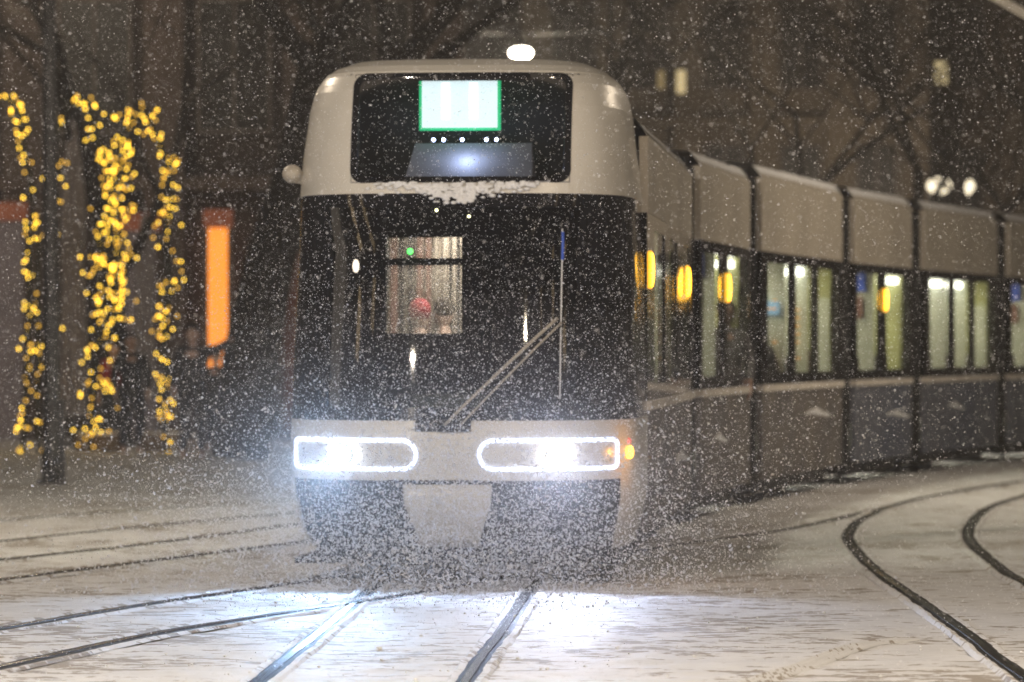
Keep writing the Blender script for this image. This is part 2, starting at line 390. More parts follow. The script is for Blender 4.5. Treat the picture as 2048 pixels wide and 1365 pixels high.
# display window frame with rounded corners
def rrect(cx, cz, hw, hh, r, n=8, shear=0):
    out = []
    for qx, qz, a0 in ((1, 1, 0), (-1, 1, 90), (-1, -1, 180), (1, -1, 270)):
        for k in range(n + 1):
            a = R(a0 + 90 * k / n); z = cz + qz * (hh - r) + r * math.sin(a); x = cx + qx * (hw - r) + r * math.cos(a); out.append((x - shear * (z - cz) * (1 if x > cx else -1), z))
    return out
def dens(pl, m=5):
    return [(a[0] + (b[0] - a[0]) * i / m, a[1] + (b[1] - a[1]) * i / m) for a, b in zip(pl, pl[1:] + pl[:1]) for i in range(m)]
cx, cz, hw, hh = (Wx0 + Wx1) / 2, (Wz0 + Wz1) / 2, (Wx1 - Wx0) / 2, (Wz1 - Wz0) / 2
outer = dens(rrect(cx, cz, hw + .012, hh + .012, .09)); inner = dens(rrect(cx, cz, hw - .03, hh - .03, .05))
wf = MB(); wf.grid([[S(x, z, .006) for x, z in outer], [S(x, z, .006) for x, z in inner], [S(x, z, -.02) for x, z in inner]], closed=True, m='black_gloss', flip=True)
wf.build('display_window_frame', tram, smooth=True)
co_ = MB()      # paint fillets closing the corners of the opening behind the frame
for sx, sz in ((-1, -1), (-1, 1), (1, -1), (1, 1)):
    ox = cx + sx * (hw + .002); oz = cz + sz * (hh + .002); cxx = cx + sx * (hw - .09); czz = cz + sz * (hh - .09)
    arc = [(cxx + sx * .094 * math.cos(R(a)), czz + sz * .094 * math.sin(R(a))) for a in range(0, 91, 15)]
    pts = [S(ox, oz, .004)] + [S(x, z, .004) for x, z in arc]
    co_ = MB(); co_.add(pts, [(0, i, i + 1) for i in range(1, len(pts) - 1)], 'paint'); co_.build('window_corner', tram)
dg = MB(); dg.grid([[S(x, z, .001) for x in dense(Wx0 - .01, Wx1 + .01, 20)] for z in dense(Wz0 - .01, Wz1 + .01, 8)], m='windscreen', flip=True); dg.build('display_window', tram, smooth=True)
# display box
bxm = MB(); yb = 1.15
bxm.box(-.86, .90, yb, yb + .03, 2.70, 3.56, 'cab_wall'); bxm.box(-.76, -.74, S(-.76, 3.5).y + .04, yb, 2.72, 3.54, 'cab_wall'); bxm.box(.82, .84, S(.84, 3.5).y + .04, yb, 2.72, 3.54, 'cab_wall')
bxm.add([(-.85, .58, 2.735), (.88, .66, 2.735), (.88, yb, 2.80), (-.85, yb, 2.80)], [(0, 1, 2, 3)], 'cab_wall'); bxm.build('display_housing', tram)
DX = .005; disp = MB(); yd = .80
disp.box(DX - .285, DX + .285, yd, yd + .05, 3.145, 3.52, 'display_green'); disp.box(DX - .265, DX + .265, yd - .004, yd - .001, 3.163, 3.503, 'display_face')
do = disp.build('route_display', tram); tl = bpy.data.lights.new('display_light', 'POINT'); tl.energy = 5; tl.color = (.5, .64, 1); tl.shadow_soft_size = .06; to_ = bpy.data.objects.new('display_light', tl); COL.objects.link(to_); to_.parent = tram; to_.location = (.06, .70, 3.0)
fc = bpy.data.curves.new('digits', 'FONT'); fc.body = '11'; fc.size = .34; fc.align_x = 'CENTER'; fc.align_y = 'CENTER'; fc.extrude = .002; fc.offset = .012; fc.space_character = 1.15
fo = bpy.data.objects.new('t', fc); COL.objects.link(fo)
dgp = bpy.context.evaluated_depsgraph_get(); me = bpy.data.meshes.new_from_object(fo.evaluated_get(dgp)); bpy.data.objects.remove(fo)
me.materials.clear(); me.materials.append(MATS['display_digit']); o = bpy.data.objects.new('route_number', me); COL.objects.link(o); o.parent = do
o.location = (DX, yd - .012, 3.335); o.rotation_euler = (R(90), 0, 0)
lg = MB(); lg.add([(-.36, .60, 2.79), (.53, .60, 2.79), (.50, .92, 3.06), (-.32, .92, 3.06), (-.36, .95, 2.79), (.53, .95, 2.79), (.50, .95, 3.06), (-.32, .95, 3.06)],
                  [(0, 1, 2, 3), (4, 7, 6, 5), (0, 3, 7, 4), (1, 5, 6, 2), (3, 2, 6, 7), (0, 4, 5, 1)], 'ledge'); lo = lg.build('display_ledge', tram)
for x in (-.10, .03, .20, .27, -.17):
    b = MB(); b.ball((x, .72, 3.075), .012, 'led_blue', 8, 6); b.build('ledge_light', tram)
# snow caught under the display window
sn = MB(); r = random.Random(3)
for i in range(420):
    x = r.gauss(.04, .26); z = 2.735 - max(0, r.gauss(.0, .03)) - .10 * math.exp(-((x - .02) / .2) ** 2) * r.random() + .03 * r.random()
    if abs(x) > .6: continue
    p = S(x, max(2.62, z), .015); sn.ball(p, r.uniform(.007, .018), 'snow', 6, 4, sx=1.5, sy=.7, sz=.8)
sn.build('snow_clump', tram, smooth=True)
# headlights
def outline(x0, x1, z0, z1, side):      # inner end is a half circle, outer end squared
    r = (z1 - z0) / 2; zc = (z0 + z1) / 2; c = .03; P = []
    for a in range(-90, 91, 12): P.append((x0 + r - r * math.cos(R(a)), zc + r * math.sin(R(a))))
    P += [(x0 + r + (x1 - c - x0 - r) * i / 14, z1) for i in range(1, 15)]
    P += [(x1 - c + c * math.sin(R(a)), z1 - c + c * math.cos(R(a))) for a in range(15, 91, 15)]
    P += [(x1 - c + c * math.cos(R(a)), z0 + c - c * math.sin(R(a))) for a in range(0, 91, 15)]
    P += [(x1 - c + (x0 + r - x1 + c) * i / 14, z0) for i in range(1, 14)]
    return [(side * x, z) for x, z in P]
for side in (-1, 1):
    hl = MB(); P = outline(.215, 1.115, .80, .995, side)
    hl.tube([S(x, z, .006) for x, z in P], .0125, 8, 'drl', closed=True); h = hl.build('headlight', tram, smooth=True)
    bk = MB(); Q = outline(.235, 1.095, .82, .975, side); cen = S(side * .66, .8975, .004)
    # painted infill strips inside the ring follow the body; a bowl and the bright lamp sit in it
    for xx in (.73,) if side < 0 else (.735,):
        c = S(side * xx, .90, .012); nd = (S(side * xx, .90, .03) - S(side * xx, .90, 0)).normalized()
        u = Vector((nd.y, -nd.x, 0)).normalized() if abs(nd.y) > 0 else Vector((1, 0, 0)); v = nd.cross(u)
        ring = lambda r_, o_: [c + nd * o_ + (u * math.cos(2 * math.pi * k / 24) * 1.25 + v * math.sin(2 * math.pi * k / 24)) * r_ for k in range(24)]
        bo = MB(); bo.grid([ring(.078, 0), ring(.078, .012), ring(.064, .014)], closed=True, m='steel'); bo.build('lamp_bezel', h, smooth=True)
        le = MB(); le.add(ring(.068, .012), [tuple(range(24))], 'beam' if side < 0 else 'beam_warm'); le.build('lamp_lens', h)
        sp = bpy.data.lights.new('headlight_beam', 'SPOT'); sp.energy = 1150 if side < 0 else 650; sp.spot_size = R(48); sp.spot_blend = 1; sp.shadow_soft_size = .06
        sp.color = (.40, .64, 1) if side < 0 else (.62, .72, 1); so = bpy.data.objects.new('headlight_beam', sp); COL.objects.link(so); so.parent = tram
        so.location = c + nd * .10; tgt = Vector((side * 1.0, -9, .35)); so.rotation_euler = (tgt - so.location).to_track_quat('-Z', 'Y').to_euler()
        s2 = bpy.data.lights.new('headlight_spill', 'SPOT'); s2.energy = 400; s2.spot_size = R(128); s2.spot_blend = 1; s2.shadow_soft_size = .06; s2.color = sp.color
        s3 = bpy.data.objects.new('headlight_spill', s2); COL.objects.link(s3); s3.parent = tram; s3.location = so.location; s3.rotation_euler = (Vector((side * .4, -9, -.6)) - so.location).to_track_quat('-Z', 'Y').to_euler()
# corner marker lamps
for side in (1,):
    c = S(1.185, .90, .01); mk = MB(); mk.ball(c, .03, 'amber', 12, 8, sx=.8, sy=.9, sz=1.5); mk.build('turn_signal', tram, smooth=True); tl = bpy.data.lights.new('turn_signal_light', 'POINT'); tl.energy = 2.2; tl.color = (1, .42, .05); tl.shadow_soft_size = .03; to_ = bpy.data.objects.new('turn_signal_light', tl); COL.objects.link(to_); to_.parent = tram; to_.location = c + Vector((.16, -.16, -.02))
    mk = MB(); mk.ball(c + Vector((-.02, -.005, .075)), .026, 'red_lamp', 12, 8); mk.build('marker_lamp', tram, smooth=True)
# wiper with arms and blade, dark recess
wr = MB(); wr.grid([[S(x, z, .008) for x in dense(-.22, .16, 10)] for z in (1.055, 1.09, 1.135)], m='dark', flip=True); wr.build('wiper_recess', tram)
wp = MB(); wp.box(-.06, .12, S(0, 1.09).y - .05, S(0, 1.09).y + .01, 1.06, 1.11, 'rubber'); wo = wp.build('wiper', tram, bevel=.01)
for a, b, r_ in (((-.02, 1.09), (.71, 1.82), .012), ((.09, 1.09), (.735, 1.79), .008)):
    m_ = MB(); m_.tube([S(a[0] + (b[0] - a[0]) * t, a[1] + (b[1] - a[1]) * t, .05) for t in dense(0, 1, 12)], r_, 6, 'paint_side'); m_.build('wiper_arm', wo, smooth=True)
    m_ = MB(); m_.tube([S(a[0] + (b[0] - a[0]) * t + .012, a[1] + (b[1] - a[1]) * t - .012, .04) for t in dense(0, 1, 12)], r_, 6, 'rubber'); m_.build('wiper_arm', wo, smooth=True)
m_ = MB(); m_.tube([S(.735, z, .03) for z in dense(1.25, 2.46, 14)], .009, 6, 'rubber'); m_.tube([S(.735, z, .042) for z in dense(1.27, 2.44, 14)], .005, 6, 'snow'); m_.tube([S(.737, z, .045) for z in dense(2.22, 2.42, 4)], .011, 6, 'blue'); m_.build('wiper_blade', wo, smooth=True)  # blue length is a painted reflection, not part of the blade
# side camera pod, far left
mp = MB(); c = Vector((-1.195, .95, 2.85)); mp.ball(c, .062, 'paint_side', 14, 10, sx=1.15, sy=1.7, sz=1.05); mp.tube([c + Vector((.02, .02, -.02)), c + Vector((.10, .05, -.03))], .045, 8, 'paint_side'); mp.build('camera_pod', tram, smooth=True)
# cab interior
ci = MB(); ci.box(-.80, .80, .45, 1.4, 1.02, 1.06, 'cab_wall'); ci.box(-1.15, 1.15, 1.4, CB, 1.02, 1.06, 'cab_wall'); ci.box(-.80, .80, .75, 1.5, 2.66, 2.685, 'cab_wall'); ci.box(-1.12, 1.12, 1.5, CB, 2.66, 2.685, 'cab_wall')
bx0, bx1, bz0, bz1 = -.70, -.14, 1.73, 2.44
ci.box(-1.16, bx0, CB, CB + .04, 1.06, 2.66, 'cab_wall'); ci.box(bx1, 1.16, CB, CB + .04, 1.06, 2.66, 'cab_wall')
ci.box(bx0, bx1, CB, CB + .04, 1.06, bz0, 'cab_wall'); ci.box(bx0, bx1, CB, CB + .04, bz1, 2.66, 'cab_wall'); ci.box(bx0, bx1, CB, CB + .04, 2.235, 2.285, 'cab_wall')
ci.build('cab_interior', tram)
ds = MB(); ds.box(-.30, .20, .45, .95, 1.06, 1.30, 'dash'); ds.box(-.9, .9, .75, 1.05, 1.06, 1.18, 'dark'); ds.build('dashboard', tram, bevel=.04)
st = MB(); st.box(.14, .62, 1.75, 1.87, 1.2, 2.02, 'seat'); st.box(.24, .52, 1.76, 1.85, 2.04, 2.22, 'seat'); st.box(.14, .62, 1.3, 1.87, 1.06, 1.25, 'seat'); st.build('driver_seat', tram, bevel=.04)
for x, y, z, m_, r_ in ((-.20, 1.2, 2.60, 'led_yellow', .011), (.05, 1.0, 2.55, 'led_yellow', .011), (-.52, CB - .02, 2.335, 'led_green', .022)):
    b = MB(); b.ball((x, y, z), r_, m_, 10, 8); b.build('cab_glow', tram)
b = MB(); b.ball((-.80, 1.4, 2.21), .024, 'glint_cream', 10, 8, sz=2.0); b.build('cab_glow', tram)  # glowing ball stands in for a reflection in the glass

m = bpy.data.materials.new('misted'); m.use_nodes = True; n = m.node_tree; n.nodes.clear(); MATS['misted'] = m
o_ = n.nodes.new('ShaderNodeOutputMaterial'); a_ = n.nodes.new('ShaderNodeBsdfTransparent'); b_ = n.nodes.new('ShaderNodeBsdfTranslucent'); x_ = n.nodes.new('ShaderNodeMixShader')
no = n.nodes.new('ShaderNodeTexNoise'); no.inputs['Scale'].default_value = 6; mr = n.nodes.new('ShaderNodeMapRange'); mr.inputs[1].default_value = .3; mr.inputs[2].default_value = .7; mr.inputs[3].default_value = .10; mr.inputs[4].default_value = .42
tc = n.nodes.new('ShaderNodeTexCoord'); n.links.new(tc.outputs['Object'], no.inputs['Vector']); n.links.new(no.outputs['Fac'], mr.inputs[0]); n.links.new(mr.outputs[0], x_.inputs[0]); b_.inputs[0].default_value = (.5, .44, .38, 1)
n.links.new(a_.outputs[0], x_.inputs[1]); n.links.new(b_.outputs[0], x_.inputs[2]); n.links.new(x_.outputs[0], o_.inputs[0])
mi = MB(); mi.add([(bx0, CB + .02, bz0), (bx1, CB + .02, bz0), (bx1, CB + .02, bz1), (bx0, CB + .02, bz1)], [(0, 1, 2, 3)], 'misted'); mi.build('bulkhead_window', tram)
# ---- coach modules
def module(y0, y1, wins, W=1.225, roof=3.50, lamp=None, origin=None, rz=0, nearcab=False, variant=0, ctop=2.62):
    root = origin
    b = MB(); L0, L1 = y0, y1; segs = []
    # outer shell: two sides
    for s in (-1, 1):
        def bx(a, c, z0, z1, m, o=0, th=.06): b.box(min(s * (W + o), s * (W - th)), max(s * (W + o), s * (W - th)), a, c, z0, z1, m)
        bx(L0, L1, 1.235, 1.35, 'black_gloss'); bx(L0, L1, 2.51, ctop, 'black_gloss')
        e = L0
        for a, c in wins:
            bx(e, a, 1.35, 2.51, 'black_gloss'); e = c
        bx(e, L1, 1.35, 2.51, 'black_gloss')
        bx(L0, L1, 1.165, 1.235, 'stripe', .03)
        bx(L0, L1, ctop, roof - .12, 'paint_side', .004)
        # roof shoulder
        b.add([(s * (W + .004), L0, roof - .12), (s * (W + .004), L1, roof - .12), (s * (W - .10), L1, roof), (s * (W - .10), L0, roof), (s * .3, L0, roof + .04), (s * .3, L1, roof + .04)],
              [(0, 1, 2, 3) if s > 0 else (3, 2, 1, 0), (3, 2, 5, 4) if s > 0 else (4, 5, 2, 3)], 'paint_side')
    b.add([(-.3, L0, roof + .04), (.3, L0, roof + .04), (.3, L1, roof + .04), (-.3, L1, roof + .04)], [(0, 1, 2, 3)], 'paint_side')
    b.box(-W + .06, W - .06, L0, L1, .30, .36, 'saloon_floor'); b.box(-W + .06, W - .06, L0, L1, 2.6, 2.66, 'saloon')
    for y in ((L1,) if nearcab else (L0, L1)):   # dark end walls round the gangway
        for s in (-1, 1): b.box(min(s * .5, s * (W - .061)), max(s * .5, s * (W - .061)), y - .03, y + .03, .36, roof - .13, 'dark')
        b.box(-.5, .5, y - .03, y + .03, 2.3, roof - .05, 'dark')
    for y in (L0,) if nearcab else ():
        pass
    cb = b.build('car_body', root)
    sk = MB()
    for s in (-1, 1):
        sk.box(min(s * (W + .002), s * (W - .05)), max(s * (W + .002), s * (W - .05)), L0 + .02, L1 - .02, .26, 1.163, 'skirt_snowy' if variant < 2 else 'skirt')
    sk.build('side_skirt', root)
    sn = MB(); r = random.Random(int(y0 * 10) + variant)       # crust of blown snow on the skirt and roof edge
    for i in range(1):
        yy = r.uniform(L0 + .5, L1 - 1.4); ln = min(L1 - yy - .1, r.uniform(.9, 2.4)); z = r.uniform(.62, .95); rows = []
        for k in range(13):
            t = k / 12; hgt = .032 * math.sin(math.pi * t) * (1 + .35 * math.sin(t * 17 + i)) + .004; zc = z + .03 * math.sin(t * 5 + i)
            rows.append([(W + .002, yy + t * ln, zc - hgt), (W + .022, yy + t * ln, zc), (W + .002, yy + t * ln, zc + hgt)])
        sn.grid(rows, m='snow')
    sn.build('snow_patch', root, smooth=True); sn = MB()
    for s in (-1, 1):
        rows = []
        for k in range(40):
            t = k / 39; y = L0 + t * (L1 - L0); h = r.uniform(.006, .020); rows.append([(s * (W - .02), y, roof - .075), (s * (W - .10), y, roof + h), (s * (W - .35), y, roof + .03 + h), (0, y, roof + .075 + h * .5)])
        sn.grid(rows, m='snow', flip=(s > 0))
    sn.build('roof_snow', root, smooth=True)
    un = MB(); un.box(-W + .15, W - .15, L0 + .4, L1 - .4, .10, .30, 'dark')
    if y1 - y0 < 5 or nearcab:
        yc = (L0 + L1) / 2
        for yy in (yc - .9, yc + .9):
            for s in (-1, 1):
                un.tube([(s * .46, yy, .30), (s * .60, yy, .30)], .29, 20, 'steel')
    un.build('bogie', root)
    for i, (a, c) in enumerate(wins):
        for s in (-1, 1):
            p = MB(); p.add([(s * (W - .012), a, 1.35), (s * (W - .012), c, 1.35), (s * (W - .012), c, 2.51), (s * (W - .012), a, 2.51)], [(0, 1, 2, 3) if s > 0 else (3, 2, 1, 0)], 'pane'); p.build('window', cb)
        last = i == len(wins) - 1
        q = MB(); m_ = 'screen_green' if last else 'screen_pale'
        x0 = W - .09
        q.box(x0 - 1.0, x0, c + .01, c + .04, .40, 2.58, m_)
        if last: q.box(x0 - .20, x0 - .02, c - .004, c + .008, .40, 2.2, 'screen_pale' if variant % 2 else m_)
        q.build('partition', cb)
        if i == 0 and len(wins) == 2:
            q = MB(); q.box(x0 - .28, x0 - .10, c - .03, c - .01, 2.30, 2.52, 'blue'); q.box(x0 - .24, x0 - .14, c - .028, c - .012, 1.98, 2.24, 'brown'); q.build('notice', cb)
        elif not nearcab and (i == 1 or (i == 0 and variant == 3)):
            q = MB(); q.box(x0 - .30, x0 - .04, c - .16, c - .03, 2.42, 2.50, 'pill_light'); q.build('ceiling_light', cb)
        # seat backs under the windows
        q = MB(); q.box(x0 - .62, x0 - .12, c - .42, c - .30, .75, 1.52, 'seat'); q.box(x0 - .62, x0 - .12, c - .85, c - .30, .70, .80, 'seat'); q.build('seat', cb, bevel=.03)
    q = MB(); q.box(.35, .55, L0 + .2, L1 - .2, 2.572, 2.596, 'ceil_light'); q.box(-.55, -.35, L0 + .2, L1 - .2, 2.572, 2.596, 'ceil_light'); q.build('light_strip', cb)
    q = MB(); q.tube([(.25, (L0 + L1) / 2, .36), (.25, (L0 + L1) / 2, 2.6)], .018, 8, 'screen_green'); q.build('grab_pole', cb)
    for k, ly in enumerate(lamp or []):
        q = MB(); q.ball((W + .03, ly, 2.20), .017, 'amber', 10, 8, sx=1, sy=1.0, sz=7.5); qb = q.build('indicator_lamp', root, smooth=True)
        q = MB(); q.box(W + .003, W + .028, ly - .06, ly + .09, 2.06, 2.34, 'amber_glow'); q.build('lamp_housing', qb, bevel=.01)
cm = [(3.4, 5.0), (5.7, 7.0), (8.0, 9.3)]
module(CB + .045, 9.65, cm, lamp=[CB + .16, 8.45], origin=tram, nearcab=True, variant=0, roof=3.30)
# a roof fairing between tall cab and lower coach roof
bs = MB(); [bs.box(-1.1 + .07 * j, -1.1 + .07 * j + rng.uniform(.02, .05), 4.96 - .012 * (j % 3), 4.99, .4, 2.58, rng.choice(['saloon', 'screen_beige', 'seat', 'brown'])) for j in range(14)]; bs.box(-.5, .5, 5.9, 5.95, .4, 2.58, 'screen_beige'); bs.box(-1.1, -.5, 5.0, 5.05, .4, 2.58, 'screen_beige'); bs.build('saloon_screen', tram)
# small lit screens and orange reflections painted as glowing flecks in the long coach
sidepts = [Vector((1.66, 38.85, 0)), Vector((2.48, 43.6, 0)), Vector((3.93, 50.0, 0)), Vector((5.18, 54.5, 0)), Vector((6.90, 60.0, 0)), Vector((8.35, 64.2, 0)), Vector((11.1, 72, 0))]
GAP = .86
inv = None
for k in range(len(sidepts) - 1):
    A, B = sidepts[k], sidepts[k + 1]; t = (B - A).normalized(); nr = Vector((-t.y, t.x, 0)); L = (B - A).length
    c = A + nr * 1.225; rz = -math.atan2(t.x, t.y)
    e = bpy.data.objects.new('coach', None); COL.objects.link(e)
    wA, wB = GAP / 2, L - GAP / 2; n3 = k in (1, 3, 5); LL = wB - wA
    F = [(.07, .36), (.40, .64), (.68, .95)] if n3 else [(.05, .45), (.54, .95)]
    wins = [(wA + f0 * LL, wA + f1 * LL) for f0, f1 in F]
    # place in tram's space
    e.parent = tram; e.matrix_parent_inverse = Matrix()
    Mt = Matrix.Translation(NOSE) @ Matrix.Rotation(-YAW, 4, 'Z'); Mw = Matrix.Translation(c) @ Matrix.Rotation(rz, 4, 'Z')
    M_ = Mt.inverted() @ Mw
    class Shim: pass
    # build the coach's meshes straight in the tram's space, so that they hang from the tram itself
    before = set(COL.objects)
    module(wA, wB, wins, lamp=[wA + .50 * LL] if not n3 else None, origin=tram, variant=k, roof=3.50 if k else 3.42)
    if k == 1:
        q = MB(); c3 = wins[0][1]; q.box(.78, .98, c3 - .05, c3 - .03, 1.98, 2.12, 'cyan_screen'); q.box(.98, 1.08, c3 - .05, c3 - .03, 1.98, 2.12, 'cyan_screen'); q.build('info_screen', tram)
        for wv in (0, 1):
            c3 = wins[wv][1]
            for j in range(9): q = MB() if j == 0 else q; q.box(.80 + .22 * rng.random(), .0 + 1.06, c3 - .07, c3 - .06, 1.4 + j * .09, 1.4 + j * .09 + .02, 'reflection_fleck') if rng.random() < .75 else None
            q.build('reflection_strip', tram)
    for o in set(COL.objects) - before:
        if o.parent is tram: o.matrix_basis = M_ @ o.matrix_basis
    COL.objects.unlink(e); bpy.data.objects.remove(e)
    # bellows in front of this coach
    bw = MB(); n = 13; BT = (3.30, 3.42, 3.5)[min(k, 2)]
    for j in range(n):
        rr = -.05 if j % 2 else -.14
        yy = -GAP / 2 + GAP * j / (n - 1) + (0 if k else 0)
        loop = []
        for x, z in ((-1.22, .25), (-1.22, BT - .12), (-1.05, BT), (1.05, BT), (1.22, BT - .12), (1.22, .25)):
            loop.append(Vector((math.copysign(abs(x) + rr, x), yy, z + (rr if z > 3 else 0))))
        bw.cur_loop = loop
        if j: bw.grid([prevl, loop], m='rubber')
        prevl = loop
    o = bw.build('bellows', tram); o.matrix_basis = M_

for o in list(COL.objects):
    if o.name.startswith('reflection_strip'): o.name = 'painted_reflection'  # glowing strips imitate orange reflections in the coach windows

# ------------------------------------------------------------------ lamps
def street_lamp(loc, h, arm, energy, label, hdg=0, col=(1, .82, .61), head=.24, lit=18, pole=True, grp=None):
    t = empty('street_lamp', loc, hdg); tag(t, label, 'street lamp', grp)
    MATS.setdefault('lamp_pole', None) or mat('lamp_pole', (.06, .06, .065), .5, metal=.6)
    n_ = 'lamp_glow%d' % lit
    if n_ not in MATS: mat(n_, (1, 1, 1), .5, emit=(1, .86, .62), es=lit)
    p = MB(); p.lathe((0, 0, 0), [(.14, 0), (.14, .5), (.09, .6), (.07, h), (.05, h + .05)], 14, 'lamp_pole'); p.build('pole', t, smooth=True)
    a = MB(); a.tube([(0, 0, h), (arm * .5, 0, h + .15), (arm, 0, h + .12)], .04, 8, 'lamp_pole'); a.build('arm', t, smooth=True)
    hd = MB(); hd.ball((arm, 0, h + .10), head, 'lamp_pole', 16, 8, sx=1.4, sz=.35); ho = hd.build('lamp_head', t, smooth=True)
    gl_ = MB(); gl_.ball((arm, 0, h + .045), head * .92, n_, 16, 8, sx=1.3, sz=.38); gl_.build('lamp_glass', ho, smooth=True)
    if energy:
        L_ = bpy.data.lights.new('lamp_light', 'POINT'); L_.energy = energy; L_.color = col; L_.shadow_soft_size = .25
        lo_ = bpy.data.objects.new('lamp_light', L_); COL.objects.link(lo_); lo_.parent = t; lo_.location = (arm, 0, h - .18)
    return t
street_lamp((-8.5, 13, 0), 8.0, 1.5, 6200, 'tall lamp added out of view left of the near rails as warm key light', col=(1, .87, .72))  # added warm key light out of view, given a post and head
street_lamp((8.0, 15, 0), 8.0, -1.5, 3000, 'tall lamp added out of view right of the near rails as second key light')  # second key light added beside the camera, unseen
street_lamp((-6.9, 37, 0), 8.0, 1.0, 1150, 'tall lamp added out of view to brighten the ground by the far left rails')  # added off to the side to lift the ground brightness here
street_lamp((-9.6, 70.5, 0), 8.5, 1.2, 300, 'tall lamp added out of view behind the lit arches to light the facade')  # added so trunk and people stand dark against a lit facade
street_lamp((11.5, 46, 0), 8.5, -1.5, 1500, 'tall lamp added out of view inside the curve of the rails for warm light')  # unseen extra lamp, more warm light from the right
street_lamp((9.9, 103, 0), 4.5, -1.0, 1000, 'low lamp added out of sight beyond the tram to light the brown building', lit=2)  # added to light the facade behind the trees, hidden by the tram

# hanging lamp over the tram
mat('wire', (.03, .03, .03), .6)
mat('hang_glow', (1, 1, 1), .5, emit=(1, .94, .80), es=20)
hp = at(1042, 106, 80); t = empty('hanging_lamp', hp); tag(t, 'bright oval lamp hung on a wire above the tram roof', 'street lamp')
q = MB(); q.ball((0, 0, 0), .17, 'hang_glow', 18, 10, sx=1.25, sz=.62); q.build('lamp_glass', t, smooth=True)
q = MB(); q.lathe((0, 0, .09), [(.22, 0), (.16, .08), (.05, .13), (.03, .25)], 16, 'dark'); q.build('lamp_cap', t, smooth=True)
L_ = bpy.data.lights.new('lamp_light', 'POINT'); L_.energy = 1500; L_.color = (1, .86, .65); L_.shadow_soft_size = .2; lo_ = bpy.data.objects.new('lamp_light', L_); COL.objects.link(lo_); lo_.parent = t; lo_.location = (0, -.1, -.2)
q = MB(); q.tube([(-22, 80, 9.2), (-8, 80, 7.9), (hp.x, 80, hp.z + .33), (10, 80, 7.9), (24, 80, 9.2)], .012, 5, 'wire'); tag(q.build('span_wire'), 'thin wire across the street that carries the hanging lamp', 'wire')
q = MB(); q.tube([(-.3, 15, 6.3), (.0, 29, 6.2), (.7, 38, 6.2), (2.4, 48, 6.2), (6, 62, 6.2), (12, 80, 6.2)], .008, 5, 'wire'); tag(q.build('contact_wire'), 'overhead contact wire above the tram track', 'wire')
# globe lamps over the tail
mat('globe_glow', (1, 1, 1), .5, emit=(1, .86, .60), es=1.9)
for px, py, D, r_, sx, lb in ((1878, 372, 98, .21, 1.35, 'wide cream street lamp glowing above the tail of the tram'), (1940, 376, 98, .12, .9, 'small narrow lamp glowing right of the wide cream one')):
    p_ = at(px, py, D); t = empty('street_lamp', (p_.x, p_.y, 0)); tag(t, lb, 'street lamp')
    q = MB(); q.lathe((0, 0, 0), [(.10, 0), (.06, .6), (.045, p_.z - .2)], 12, 'dark'); q.build('pole', t, smooth=True)
    q = MB(); q.ball((0, 0, p_.z), r_, 'globe_glow', 16, 10, sx=sx, sz=.9 if sx > 1 else 1.5); q.build('lamp_globe', t, smooth=True)

# ------------------------------------------------------------------ buildings
mat('stone_dark', (.065, .050, .043), .85, noise=.45, scale=.7, bump=.3)
mat('stone_pier', (.13, .10, .085), .85, noise=.3, scale=1.2, bump=.3)
mat('stone_pale', (.20, .165, .125), .9, noise=.45, scale=.35, bump=.2)
mat('stone_mid', (.15, .12, .09), .9, noise=.5, scale=.4)
mat('win_dark', (.02, .018, .016), .5)
mat('win_frame', (.12, .10, .085), .6)
mat('shop_mauve', (.16, .14, .15), .5, noise=.4, scale=1.2, emit=(.35, .26, .24), es=.10)
mat('shop_red', (.42, .14, .07), .6, noise=.3, scale=2, emit=(1, .25, .10), es=.06)
mat('shop_orange', (.9, .35, .06), .6, emit=(1, .30, .035), es=1.25)
mat('lit_yellow', (.5, .4, .2), .6, emit=(1, .78, .36), es=.28)
mat('lit_dimyellow', (.5, .4, .2), .6, emit=(1, .78, .36), es=.11)
mat('lit_blue', (.2, .3, .4), .6, emit=(.55, .72, 1), es=.20)
def building(name, label, x0, x1, Y, H, floors, bays, wallm, lit=(), ground=3.9, shops=(), pierw=.35, yrot=0, org=None):
    t = empty(name, ((x0 + x1) / 2, Y, 0), yrot); tag(t, label, 'building'); W = (x1 - x0) / 2
    b = MB(); b.box(-W, W, .35, 14, 0, H, wallm); fh = (H - ground) / floors; bw = 2 * W / bays
    # facade relief: piers, string courses
    for i in range(bays + 1):
        x = -W + i * bw; b.box(x - pierw, x + pierw, 0, .35, 0, H - .5, 'stone_pier' if wallm == 'stone_dark' else wallm)
    for f in range(floors + 1):
        z = ground + f * fh; b.box(-W - .1, W + .1, -.08, .352, z - .22, z + .02, 'stone_pier' if wallm == 'stone_dark' else wallm)
    b.box(-W - .3, W + .3, -.35, .353, H - .3, H, wallm); b.build('wall', t)
    r_ = MB(); r_.box(-W - .3, W + .3, -.35, 14, H + .003, H + .15, 'snow'); r_.build('roof', t)
    for f in range(floors):
        for i in range(bays):
            x = -W + (i + .5) * bw; z0 = ground + f * fh + fh * .22; z1 = ground + f * fh + fh * .80; h_ = bw * .24
            fr_ = MB(); e = .07
            for a, c, zz0, zz1 in ((x - h_ - e, x - h_, z0, z1), (x + h_, x + h_ + e, z0, z1), (x - h_ - e, x + h_ + e, z1, z1 + e), (x - h_ - e, x + h_ + e, z0 - e, z0), (x - .03, x + .03, z0, z1)):
                fr_.box(a, c, .24, .349, zz0, zz1, 'win_frame')
            fo_ = fr_.build('window', t); pn = MB(); pn.box(x - h_, x + h_, .30, .345, z0, z1, dict(lit).get((f, i), 'win_dark')); pn.build('pane', fo_)
    return t
bl = building('stone_building', 'dark stone building with tall shop openings behind the lit arches', -16, -1.2, 75, 24, 5, 6, 'stone_dark', ground=4.6)
